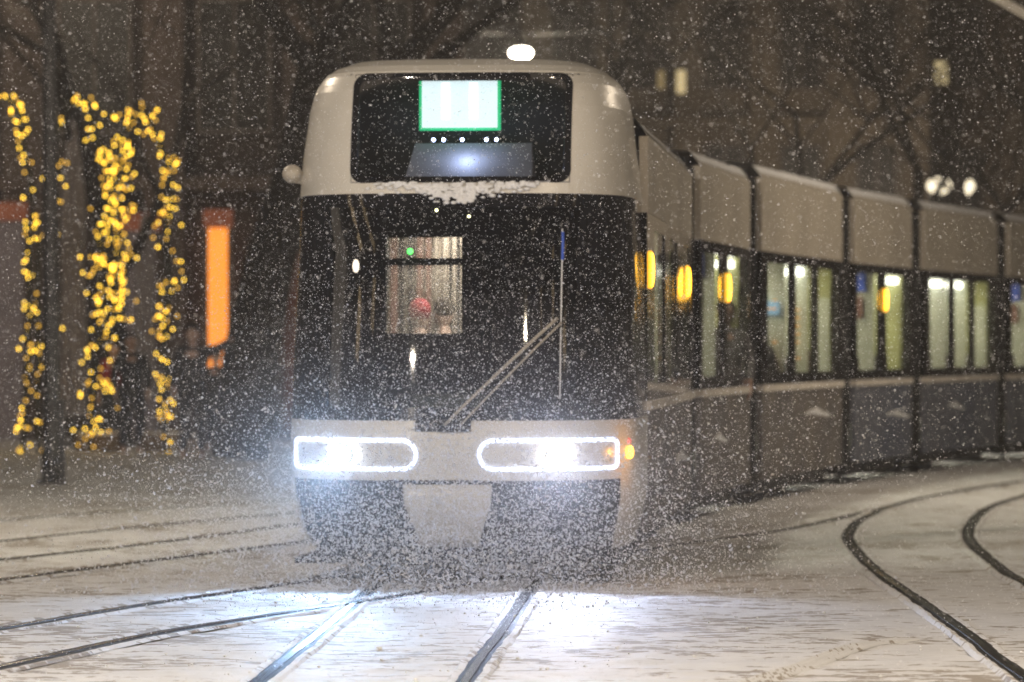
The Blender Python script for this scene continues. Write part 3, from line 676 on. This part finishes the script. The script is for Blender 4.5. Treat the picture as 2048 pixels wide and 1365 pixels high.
def shopfront(parent, px0, px1, pytop, pybot, Y, m, red=True, name='shop_window'):
    a = at(px0, pytop, Y); b = at(px1, pybot, Y); ox, oy = parent.location.x, parent.location.y
    q = MB(); q.box(a.x - ox, b.x - ox, Y - oy, Y - oy + .1, max(0, b.z), a.z, m)
    q.box(a.x - ox - .08, a.x - ox, Y - oy - .05, Y - oy + .1, 0, a.z, 'stone_pier'); q.box(b.x - ox, b.x - ox + .08, Y - oy - .05, Y - oy + .1, 0, a.z, 'stone_pier'); o = q.build(name, parent)
    if red:
        q = MB(); q.box(a.x - ox - .08, b.x - ox + .08, Y - oy - .10, Y - oy + .1, a.z + .003, a.z + .32, 'shop_red'); q.build('lintel', o)
Y0 = 74.8
shopfront(bl, -80, 46, 442, 880, Y0, 'shop_mauve'); shopfront(bl, 250, 312, 462, 880, Y0, 'shop_mauve'); shopfront(bl, 416, 456, 456, 790, Y0, 'shop_orange')
mat('shop_dim', (.16, .05, .03), .7, noise=.4, scale=1.5); shopfront(bl, 568, 598, 452, 860, Y0, 'shop_dim', red=False)
q = MB(); p0 = at(436, 876, Y0); q.box(p0.x - .17 - bl.location.x, p0.x + .17 - bl.location.x, Y0 - 75 - .05, 0, 0, .32, 'shop_red'); q.build('plinth', bl)
building('pale_building', 'pale stone building glimpsed above the tram roof', .6, 1.6 + 9, 112, 30, 7, 5, 'stone_pale')
br = building('brown_building', 'long brown town building behind the tail of the tram', 10.75, 60, 118, 32, 7, 16, 'stone_mid',
         lit=[])
mat('lit_w1', (.5, .4, .2), .6, emit=(1, .80, .42), es=.55); mat('lit_w2', (.3, .4, .5), .6, emit=(.6, .75, 1), es=.45)
pbd = bpy.data.objects['pale_building']
for px, py, w_, h_, m_, bd, Yw in ((1882, 146, 26, 44, 'lit_w1', br, 117.85), (1812, 196, 20, 26, 'lit_w2', br, 117.85), (1362, 164, 18, 46, 'lit_w1', pbd, 111.85), (1322, 160, 14, 36, 'lit_dimyellow', pbd, 111.85), (1276, 268, 10, 24, 'lit_w1', pbd, 111.85), (1550, 318, 60, 70, 'lit_dimyellow', br, 117.85)):
    a = at(px - w_ / 2, py - h_ / 2, Yw); b = at(px + w_ / 2, py + h_ / 2, Yw); ox, oy = bd.location.x, bd.location.y
    q = MB(); q.box(a.x - ox - .06, b.x - ox + .06, Yw - oy, Yw - oy + .10, b.z - .06, a.z + .06, 'win_frame'); f_ = q.build('window', bd)
    q = MB(); q.box(a.x - ox, b.x - ox, Yw - oy - .02, Yw - oy - .003, b.z, a.z, m_); q.build('pane', f_)
building('far_building', 'dark building closing the street at far left', -60, -17, 90, 26, 6, 12, 'stone_dark')
building('gap_building', 'dark narrow building between the stone and pale fronts', -8, 1.2, 128, 34, 8, 4, 'stone_dark')

mat('reflected_glow', (.6, .5, .35), .6, emit=(1, .72, .40), es=2.2)  # glow of unseen buildings, added to streak the curved tram glass
lw = [((f, b), 'reflected_glow') for f, b in ((0, 1), (0, 4), (1, 2), (2, 6), (0, 7), (3, 3), (1, 8))]
building('reflected_building', 'unseen town building added on the left, lit windows for streaks in the tram glass', -38, -6, 4, 18, 4, 9, 'stone_mid', yrot=R(90), lit=lw)
building('reflected_building', 'unseen town building added on the right, lit windows for streaks in the tram glass', 8, 40, 2, 18, 4, 9, 'stone_mid', yrot=R(-90), lit=[((f, 8 - b), m_) for (f, b), m_ in lw])
# ------------------------------------------------------------------ bare winter trees
mat('bark', (.018, .014, .012), .9, noise=.4, scale=12)
mat('twig_snow', (.07, .058, .045), .9, noise=.3, scale=6)
def tree(loc, h, seed, label, spread=.55, r0=.16, first=.30, lean=0, grp=None, maxd=5):
    r = random.Random(seed); t = empty('bare_tree', loc); tag(t, label, 'tree', grp)
    tr = MB(); cr = MB(); sn_ = MB()
    def seg(p, dr, L, rad, d):
        n = 4; pts = [p]; rs = [rad]
        for i in range(n):
            dr = (dr + Vector((r.uniform(-1, 1), r.uniform(-1, 1), r.uniform(-.3, .8))) * .13).normalized()
            p = p + dr * L / n; pts.append(p); rs.append(rad * (1 - .42 * (i + 1) / n))
        mb_ = tr if d <= 1 else cr
        mb_.tube(pts, rs, 8 if d < 2 else 4 if d < 4 else 3, 'bark', cap=False)
        if d >= 2: mb_.tube([q + Vector((0, 0, x * .9 + .006)) for q, x in zip(pts, rs)], [x * .75 for x in rs], 3, 'twig_snow', cap=False)
        if d >= maxd: return
        for k in range(3 if d else 4):
            i = r.choice((2, 3, 4)) if d else (2, 3, 4, 4)[k]; a = r.uniform(0, 6.28)
            side = Vector((math.cos(a), math.sin(a), r.uniform(-.1, .5))); nd = (dr * (1 - spread) + side * spread).normalized()
            seg(pts[i], nd, L * r.uniform(.58, .80), rs[i] * r.uniform(.55, .75), d + 1)
    seg(Vector((0, 0, 0)), Vector((lean, 0, 1)), h * .38, r0, 0)
    tr.build('trunk', t, smooth=True); cr.build('crown', t)
trees = [(-3.95, 62, 15, .46, 'bare tree with a thick trunk between the orange window and the tram'), (2.0, 92, 17, .34, 'tall bare tree whose dark trunk rises just right of the cab roof'),
         (5.0, 84, 13, .16, 'slender bare tree above the second coach'), (8.3, 88, 14, .20, 'bare tree with snowy twigs above the third coach'), (12.0, 96, 15, .2, 'bare tree near the cream street lamp'), (-6.4, 70, 14, .2, 'bare tree behind the right leg of the lit arches'), (16.0, 92, 15, .2, 'bare tree beyond the right end of the tram')]
for i, (x, y, h, r0, lb) in enumerate(trees): tree((x, y, 0), h, 20 + i, lb, r0=r0, maxd=5)

# ------------------------------------------------------------------ lit arches
mat('bulb', (1, .8, .2), .4, emit=(1, .61, .045), es=6.5)
mat('bulb_dim', (1, .8, .2), .4, emit=(1, .53, .04), es=2.8)
mat('garland', (.03, .035, .02), .9, noise=.5, scale=10)
DA = 66.0
def bulbmesh(r_, m_):
    q = MB(); q.ball((0, 0, 0), r_, m_, 8, 6); o = q.build('bulb'); me_ = o.data; bpy.data.objects.remove(o); return me_
BM = [bulbmesh(.018, 'bulb'), bulbmesh(.018, 'bulb_dim'), bulbmesh(.021, 'bulb')]
def arch(label, strands, D):
    # strands: (list of photo points, bulbs, spread in px)
    base = at(strands[0][0][0][0], 880, D); t = empty('light_arch', (base.x, D, 0)); tag(t, label, 'light arch', 'arches wrapped in fairy lights'); off = Vector((base.x, D, 0))
    r = random.Random(label); fr_ = MB(); n_ = 0; extra = MB()
    bulbs = []
    for P, cnt, sp in strands:
        pts = [at(x, y, D) - off for x, y in P]
        if pts[-1].z < .5: pts.append(Vector((pts[-1].x, 0, 0)))
        sm_ = smooth_path(pts, .15); fr_.tube(sm_, .035, 6, 'garland'); 
        # twigs of the garland
        for q_ in sm_:
            for k in range(3):
                a = Vector((r.uniform(-1, 1), r.uniform(-1, 1), r.uniform(-1, 1))).normalized() * r.uniform(.04, .12); fr_.tube([q_, q_ + a], .006, 3, 'garland')
        L_ = len(sm_)
        for k in range(int(cnt * 1.35)):
            q_ = sm_[min(L_ - 1, int(r.random() * L_))]; s_ = sp * D / FPX
            bulbs.append((q_ + Vector((r.gauss(0, s_ * .5), r.uniform(-.12, .12), r.uniform(-.07, .07))), r.random()))
    fr_.build('frame', t)
    r.shuffle(bulbs)
    for p, u in bulbs[:100]:
        o = bpy.data.objects.new('bulb', BM[0 if u < .5 else 1 if u < .85 else 2]); COL.objects.link(o); o.parent = t; o.location = p
    if len(bulbs) > 100:
        for p, u in bulbs[100:]: extra.ball(p, .018, 'bulb' if u < .5 else 'bulb_dim', 8, 6)
        tag(extra.build('fairy_lights', t), kind='stuff')
arch('leftmost lit arch, cut off by the left edge of the photo', [([(-60, 230), (-20, 190), (12, 196), (32, 208), (42, 245), (50, 290), (60, 345), (64, 400), (60, 450), (60, 500), (60, 560), (62, 620), (56, 680), (54, 740), (50, 800), (46, 870)], 82, 20), ([(78, 480), (76, 560), (76, 640), (78, 740), (76, 820), (78, 868)], 16, 8)], DA)
arch('middle lit arch with its left leg behind the dark pole', [([(112, 700), (110, 590), (111, 500), (112, 380), (112, 290), (118, 250), (136, 215), (152, 200), (172, 203), (188, 232), (194, 280), (206, 318), (222, 350)], 62, 22), ([(222, 350), (228, 400), (212, 450), (200, 520), (206, 600), (200, 660), (190, 720), (186, 790), (182, 862)], 95, 34), ([(200, 765), (222, 788), (236, 822)], 7, 8)], DA)
arch('right lit arch with a dense left leg, beside the orange window', [([(232, 640), (232, 560), (238, 480), (236, 400), (240, 330), (242, 290), (256, 250), (276, 226)], 120, 38), ([(290, 212), (300, 240), (314, 272), (330, 310), (340, 350), (342, 400), (332, 450), (336, 520), (338, 580), (330, 640), (330, 700), (332, 760), (326, 800), (330, 860)], 105, 24)], DA)

# closed parasols / fabric columns beside the arches
mat('fabric', (.34, .31, .32), .85, noise=.25, scale=2)
def parasol(px, pt, pb, wpx, D, label):
    a = at(px, pt, D); b_ = at(px, pb, D); t = empty('closed_parasol', (a.x, D, 0)); tag(t, label, 'parasol', 'folded market parasols')
    q = MB(); q.lathe((0, 0, 0), [(.25, 0), (.25, .06), (.035, .07), (.03, a.z + .1)], 12, 'lamp_pole'); q.build('pole', t, smooth=True)
    rows = []; W = wpx * D / FPX / 2; z0 = max(b_.z, .35)
    for k in range(20):
        f = k / 19; z = a.z + (z0 - a.z) * f; rr = W * (min(1, f * 3.0) ** .7) * (1 + .08 * math.sin(f * 9))
        rows.append([(math.cos(2 * math.pi * j / 48) * rr * (1 + .16 * math.cos(8 * 2 * math.pi * j / 48)), math.sin(2 * math.pi * j / 48) * rr * (1 + .16 * math.cos(8 * 2 * math.pi * j / 48)), z) for j in range(48)])
    q = MB(); q.grid(rows, closed=True, m='fabric'); q.build('canopy', t, smooth=True)
parasol(146, 226, 832, 46, 70, 'tall folded pale parasol inside the middle lit arch')
parasol(288, 415, 800, 34, 72, 'shorter folded grey parasol inside the right lit arch')
# planter box under the arches
mat('planter', (.16, .10, .03), .8, noise=.3, scale=6)
for px in (196, 330):
    p_ = at(px, 880, DA + .3); t = MB(); t.box(-.34, .34, -.3, .3, 0, .26, 'planter'); t.box(-.30, .30, -.26, .26, .262, .30, 'snow'); o = t.build('planter', loc=(p_.x, DA + .3, 0), bevel=.02)
    tag(o, 'low wooden planter at the foot of the %s' % ('middle lit arch' if px < 300 else 'right leg of the right lit arch'), 'planter', 'planters under the arches')

# dark pole at left, with snowy foot
pb = gnd(104, 968); t = empty('catenary_pole', pb); tag(t, 'tall dark pole standing in the snow in front of the lit arches', 'pole')
q = MB(); q.lathe((0, 0, 0), [(.125, 0), (.125, .35), (.10, .45), (.085, 4), (.07, 9)], 16, 'lamp_pole'); q.build('shaft', t, smooth=True)
q = MB(); q.box(-.17, .17, -.17, .17, 0, .05, 'lamp_pole'); q.box(.09, .16, -.06, .06, .06, 1.0, 'lamp_pole'); q.build('base_plate', t)
t.rotation_euler = (0, R(-.35), 0)
# pale lamp arm crossing the top right corner
mat('pale_metal', (.55, .52, .46), .5)
t = empty('mast', (5.6, 40, 0)); tag(t, 'slanting pale mast arm entering at the top right corner', 'mast')
q = MB(); q.lathe((0, 0, 0), [(.13, 0), (.10, 5.0)], 14, 'pale_metal'); q.build('post', t, smooth=True)
a = at(1975, -14, 40); b_ = at(2060, 34, 40)
d_ = (b_ - a); q = MB(); q.tube([a - d_ * 3 - Vector((5.6, 40, 0)), b_ + d_ * .2 - Vector((5.6, 40, 0)), Vector((0, 0, 4.6))], .05, 8, 'pale_metal'); q.build('arm', t, smooth=True)

# ------------------------------------------------------------------ people
mat('skin', (.55, .36, .28), .6); mat('coat_black', (.018, .018, .022), .85); mat('coat_dark', (.03, .028, .035), .85); mat('trouser', (.015, .015, .02), .9)
mat('coat_red', (.30, .012, .025), .8); mat('hair', (.03, .02, .015), .8); mat('coat_tan', (.30, .20, .13), .8); mat('coat_grey', (.10, .095, .10), .8)
def skinned(verts, edges, radii, m, name, parent, root=0, lvl=2, extra=None):
    me_ = bpy.data.meshes.new(name); me_.from_pydata(verts, edges, []); o = bpy.data.objects.new(name, me_); COL.objects.link(o)
    md = o.modifiers.new('s', 'SKIN'); md.use_smooth_shade = True; sv = me_.skin_vertices[0].data
    for i, r_ in enumerate(radii): sv[i].radius = r_ if isinstance(r_, tuple) else (r_, r_)
    sv[root].use_root = True
    sb = o.modifiers.new('d', 'SUBSURF'); sb.levels = lvl; sb.render_levels = lvl
    dg_ = bpy.context.evaluated_depsgraph_get(); me2 = bpy.data.meshes.new_from_object(o.evaluated_get(dg_)); bpy.data.objects.remove(o)
    if extra:
        bm_ = bmesh.new(); bm_.from_mesh(me2)
        tmp = bpy.data.meshes.new('t'); tmp.from_pydata(extra.v, [], extra.f); bm_.from_mesh(tmp); bm_.to_mesh(me2); bm_.free(); bpy.data.meshes.remove(tmp)
    me2.materials.clear(); me2.materials.append(MATS[m]); me2.polygons.foreach_set('use_smooth', [True] * len(me2.polygons))
    o = bpy.data.objects.new(name, me2); COL.objects.link(o); o.parent = parent; return o
def person(loc, rz, label, coat='coat_black', H=1.75, pose='stand', hat=None, arm=0, group=None):
    t = empty('person', loc, rz); tag(t, label, 'person', group); k = H / 1.75
    hip = .92; sh = 1.42
    if pose == 'sit': dz = -.47
    else: dz = 0
    J = {'pel': (0, 0, .95 + dz), 'bel': (0, 0, 1.08 + dz), 'che': (0, .0, 1.28 + dz), 'nk': (0, .01, 1.47 + dz), 'hb': (0, -.005, 1.56 + dz)}
    E = [('pel', 'bel'), ('bel', 'che'), ('che', 'nk'), ('nk', 'hb')]; Rd = {'pel': (.15, .11), 'bel': (.14, .10), 'che': (.165, .11), 'nk': .055, 'hb': .06}
    for s, n_ in ((-1, 'l'), (1, 'r')):
        J['s' + n_] = (s * .18, 0, 1.41 + dz); lift = arm if s > 0 else 0
        if lift == 2: J['e' + n_] = (s * .34, -.08, 1.44 + dz); J['w' + n_] = (s * .55, -.14, 1.58 + dz)
        elif lift: J['e' + n_] = (s * .27, -.12, 1.20 + dz); J['w' + n_] = (s * .16, -.30, 1.32 + dz)
        else: J['e' + n_] = (s * .25, .03, 1.13 + dz); J['w' + n_] = (s * .24, -.06, .90 + dz)
        E += [('che', 's' + n_), ('s' + n_, 'e' + n_), ('e' + n_, 'w' + n_)]; Rd['s' + n_] = .06; Rd['e' + n_] = .045; Rd['w' + n_] = .028
        w_ = Vector(J['w' + n_]); dh = (w_ - Vector(J['e' + n_])).normalized(); J['p' + n_] = tuple(w_ + dh * .07); E.append(('w' + n_, 'p' + n_)); Rd['p' + n_] = (.036, .018)
        u_ = Vector((0, 1, 0)).cross(dh).normalized() if abs(dh.y) < .9 else Vector((1, 0, 0))
        for f in range(4):
            o_ = (f - 1.5) * .019; L_ = (.075, .085, .08, .062)[f]; a_ = Vector(J['p' + n_]) + Vector((0, o_, 0)) + dh * .03; b__ = a_ + dh * L_ * .5 + Vector((-s * .008, 0, 0)); c_ = b__ + dh * L_ * .4 + Vector((-s * .022, 0, 0))
            for nm, q_, r_ in (('a', a_, .0095), ('b', b__, .009), ('c', c_, .0075)): J[f'f{n_}{f}{nm}'] = tuple(q_); Rd[f'f{n_}{f}{nm}'] = r_
            E += [('p' + n_, f'f{n_}{f}a'), (f'f{n_}{f}a', f'f{n_}{f}b'), (f'f{n_}{f}b', f'f{n_}{f}c')]
        a_ = Vector(J['w' + n_]) + dh * .035 + Vector((0, -.035, 0)); c_ = a_ + dh * .05 + Vector((0, -.02, 0)); J['t' + n_] = tuple(a_); J['u' + n_] = tuple(c_); Rd['t' + n_] = .011; Rd['u' + n_] = .009
        E += [('w' + n_, 't' + n_), ('t' + n_, 'u' + n_)]
        if pose == 'sit': J['h' + n_] = (s * .10, 0, .46); J['k' + n_] = (s * .12, -.45, .50); J['a' + n_] = (s * .12, -.42, .09); J['o' + n_] = (s * .13, -.58, .04)
        else: J['h' + n_] = (s * .10, 0, .90); J['k' + n_] = (s * .11, -.02 - .04 * s, .49); J['a' + n_] = (s * .12, .02 + .05 * s, .09); J['o' + n_] = (s * .13, -.14 + .05 * s, .035)
        E += [('pel', 'h' + n_), ('h' + n_, 'k' + n_), ('k' + n_, 'a' + n_), ('a' + n_, 'o' + n_)]; Rd['h' + n_] = .09; Rd['k' + n_] = .058; Rd['a' + n_] = .04; Rd['o' + n_] = (.042, .032)
    names = list(J); ix = {n_: i for i, n_ in enumerate(names)}
    hd = MB(); hc = (0, -.01, 1.645 + dz); hd.ball(hc, .105, 'skin', 20, 14, sx=.76, sy=.92, sz=1.15)
    hd.ball((0, -.105, 1.635 + dz), .016, 'skin', 8, 6, sy=1.2, sz=1.6)
    for s in (-1, 1): hd.ball((s * .08, 0, 1.64 + dz), .022, 'skin', 8, 6, sx=.4, sz=1.4); hd.ball((s * .03, -.092, 1.662 + dz), .011, 'skin', 8, 6)
    hd.ball((0, -.092, 1.59 + dz), .02, 'skin', 8, 6, sx=1.2, sy=.5, sz=.4)
    V = [J[n_] for n_ in names]
    skinned(V, [(ix[a], ix[b]) for a, b in E], [Rd[n_] for n_ in names], 'skin', 'body', t, ix['pel'], 1, hd)
    cn = ['pel', 'bel', 'che', 'nk'] + [a + b for b in 'lr' for a in 'sew']; ci_ = {n_: i for i, n_ in enumerate(cn)}
    cv = [J[n_] for n_ in cn]; cv[0] = (0, 0, cv[0][2] - (.16 if pose == 'stand' else 0)); cr_ = [(.20, .15), (.175, .135), (.195, .14), .075] + [.085, .068, .052] * 2
    for n_ in ('wl', 'wr'): cv[ci_[n_]] = tuple(Vector(J[n_]) + (Vector(J['e' + n_[1]]) - Vector(J[n_])) * .12)
    skinned(cv, [(ci_[a], ci_[b]) for a, b in E if a in ci_ and b in ci_], cr_, coat, 'coat', t, 0, 2)
    ln = ['pel'] + [a + b for b in 'lr' for a in 'hka']; li = {n_: i for i, n_ in enumerate(ln)}
    skinned([J[n_] for n_ in ln], [(li[a], li[b]) for a, b in E if a in li and b in li], [(.16, .12)] + [.105, .072, .055] * 2, 'trouser', 'trousers', t, 0, 2)
    h_ = MB(); h_.ball((0, .012, 1.685 + dz), .11, hat or 'hair', 18, 12, sx=.84, sy=.96, sz=.92 if hat else .82)
    h_.build('woolly_hat' if hat else 'hair', t, smooth=True)
    t.scale = (k, k, k); return t
person((at(262, 0, 65).x, 65, 0), R(10), 'person in a black coat standing right of the dense leg of lights', 'coat_black', 1.82, hat='coat_dark')
person((at(228, 0, 66.8).x, 66.8, 0), R(-30), 'person in a dark red coat half hidden behind the dense lights', 'coat_red', 1.7)
person((at(385, 0, 62).x, 62, 0), R(0), 'tall person in a dark coat beside the orange window, one arm raised across it', 'coat_dark', 1.93, arm=2, hat='coat_dark')
person((at(432, 0, 66.6).x, 66.6, 0), R(-20), 'shorter person in a dark coat against the orange window', 'coat_black', 1.55)
def inside(lx, ly, z): 
    v = Matrix.Translation(NOSE) @ Matrix.Rotation(-YAW, 4, 'Z') @ Vector((lx, ly, z)); return v
person(inside(-.66, 4.3, .32), R(180), 'passenger in a red woolly hat seen through the windscreen', 'coat_black', 1.66, hat='coat_red')
person(inside(-.53, 4.9, .34), R(200), 'bare headed passenger right of the one in the red hat', 'coat_grey', 1.66)
person((2.15, 43.0, .37), R(10), 'seated passenger behind the second window of the second coach', 'coat_grey', 1.72, 'stand')
person((3.25, 48.7, .37), R(20), 'passenger in a tan coat in the third window of the third coach', 'coat_tan', 1.45, 'stand')
person((2.62, 45.9, .37), R(-10), 'passenger in a grey coat in the first window of the third coach', 'coat_grey', 1.50, 'stand')

# ------------------------------------------------------------------ falling and blown snow
def flakes(name, P, rad, label):
    n = len(P); base = np.array([(1, 0, 0), (-1, 0, 0), (0, 1, 0), (0, -1, 0), (0, 0, 1), (0, 0, -1)], float)
    F0 = np.array([(0, 2, 4), (2, 1, 4), (1, 3, 4), (3, 0, 4), (2, 0, 5), (1, 2, 5), (3, 1, 5), (0, 3, 5)])
    A = nrg.normal(size=(n, 3, 3)); Q, _ = np.linalg.qr(A)
    sc_ = np.stack([nrg.uniform(.7, 1.0, n), nrg.uniform(.6, 1.0, n), nrg.uniform(1.0, 1.7, n)], -1) * rad[:, None]
    V = (base[None] * sc_[:, None, :]) @ Q + P[:, None, :]
    F = (F0[None] + (np.arange(n) * 6)[:, None, None]).reshape(-1, 3)
    me_ = bpy.data.meshes.new(name); fill_mesh(me_, V.reshape(-1, 3).astype(np.float32), F); me_.materials.append(MATS['flake'])
    me_.polygons.foreach_set('use_smooth', np.ones(len(F), bool))
    o = bpy.data.objects.new(name, me_); COL.objects.link(o); tag(o, label, 'snow', kind='stuff')
m = bpy.data.materials.new('flake'); m.use_nodes = True; n = m.node_tree; n.nodes.clear(); MATS['flake'] = m
o_ = n.nodes.new('ShaderNodeOutputMaterial'); a_ = n.nodes.new('ShaderNodeBsdfDiffuse'); b_ = n.nodes.new('ShaderNodeBsdfTranslucent'); x_ = n.nodes.new('ShaderNodeMixShader'); x_.inputs[0].default_value = .85
a_.inputs[0].default_value = (.95, .95, .97, 1); b_.inputs[0].default_value = (.95, .95, .97, 1)
n.links.new(a_.outputs[0], x_.inputs[1]); n.links.new(b_.outputs[0], x_.inputs[2]); n.links.new(x_.outputs[0], o_.inputs[0])
cyw, syw = math.cos(YAW), math.sin(YAW)
def outside_tram(P):
    dx = P[:, 0] - NOSE.x; dy = P[:, 1] - NOSE.y; lx = cyw * dx - syw * dy; ly = syw * dx + cyw * dy
    z = np.clip(P[:, 2], .12, 3.66); y0 = np.interp(z, [q[0] for q in TAB], [q[1] for q in TAB]); Wd = np.interp(z, [q[0] for q in TAB], [q[2] for q in TAB])
    ins = (np.abs(lx) < Wd) & (ly > y0 - .06 + DEP * (1 - (1 - np.clip(np.abs(lx) / Wd, 0, .999) ** NX) ** (1 / NX))) & (P[:, 2] < 3.7) & (P[:, 1] < 41)
    xr = np.interp(P[:, 1], [q.y for q in sidepts], [q.x for q in sidepts]); ins |= (P[:, 1] > 38) & (P[:, 0] < xr + .05) & (P[:, 0] > xr - 2.8) & (P[:, 2] < 3.65)
    return ~ins
N = 260000
D = np.cbrt(nrg.uniform(17 ** 3, 42 ** 3, N)); P = np.stack([nrg.uniform(-.17, .17, N) * D, D, nrg.uniform(0, 1, N)], -1); P[:, 2] = CH + nrg.uniform(-.11, .11, N) * D
P = P[(P[:, 2] > .01)]; P = P[outside_tram(P)]
flakes('falling_snow', P, np.clip(nrg.lognormal(math.log(.0021), .38, len(P)), .0011, .0045), 'fine snowflakes falling through the whole street')
# snow blown up in front of the nose
N = 32000; lx = np.concatenate([nrg.normal(0, .85, N // 2), nrg.normal(-.9, 1.3, N // 4), nrg.normal(.2, 1.1, N - N // 2 - N // 4)])
Z = np.abs(nrg.normal(0, .62, N)); Yv = 28.9 - np.abs(nrg.normal(0, 1.25, N)) + .5 * nrg.random(N)
P = np.stack([NOSE.x + .05 + lx * (1 - .0 * Z), Yv, Z + .01], -1); P = P[outside_tram(P) & (np.abs(lx) < 3.4)]
flakes('blown_snow', P, np.clip(nrg.lognormal(math.log(.0048), .42, len(P)), .0015, .011), 'dense cloud of snow blown up around the nose of the tram')

N = 60000; Yv = 28.9 - np.abs(nrg.normal(0, 2.4, N)) + .6 * nrg.random(N)
P = np.stack([nrg.normal(-.45, 1.25, N), Yv, np.abs(nrg.normal(.7, .95, N))], -1); P = P[outside_tram(P) & (P[:, 2] > .02)]
flakes('drifting_snow', P, np.clip(nrg.lognormal(math.log(.0023), .38, len(P)), .0011, .0048), 'fine snow drifting up in front of the windscreen')

# ------------------------------------------------------------------ snow haze in the air
m = bpy.data.materials.new('haze'); m.use_nodes = True; n = m.node_tree; n.nodes.clear(); MATS['haze'] = m
o_ = n.nodes.new('ShaderNodeOutputMaterial'); v_ = n.nodes.new('ShaderNodeVolumePrincipled'); v_.inputs['Color'].default_value = (.95, .93, .92, 1); v_.inputs['Density'].default_value = .0010
v_.inputs['Anisotropy'].default_value = .35; n.links.new(v_.outputs[0], o_.inputs['Volume'])
mb = MB(); mb.box(-420, 420, -130, 720, -1.2, 40, 'haze'); tag(mb.build('haze'), 'pale haze of snow filling the air', 'haze', kind='stuff')

m = bpy.data.materials.new('halo_mist'); m.use_nodes = True; n = m.node_tree; n.nodes.clear(); MATS['halo_mist'] = m
o_ = n.nodes.new('ShaderNodeOutputMaterial'); v_ = n.nodes.new('ShaderNodeVolumePrincipled'); v_.inputs['Color'].default_value = (.97, .97, .99, 1); v_.inputs['Density'].default_value = .016
n.links.new(v_.outputs[0], o_.inputs['Volume'])
for k in range(3):  # nested mist volumes added so the headlights get a halo
    f = .60 + .28 * k; mb = MB(); mb.ball((-.45, 28.7, .78), 1, 'halo_mist', 36, 22, sx=2.4 * f, sy=1.7 * f, sz=1.05 * f)
    tag(mb.build('headlight_halo'), 'thin mist volume added to give the headlights a halo', 'halo mist', kind='stuff')
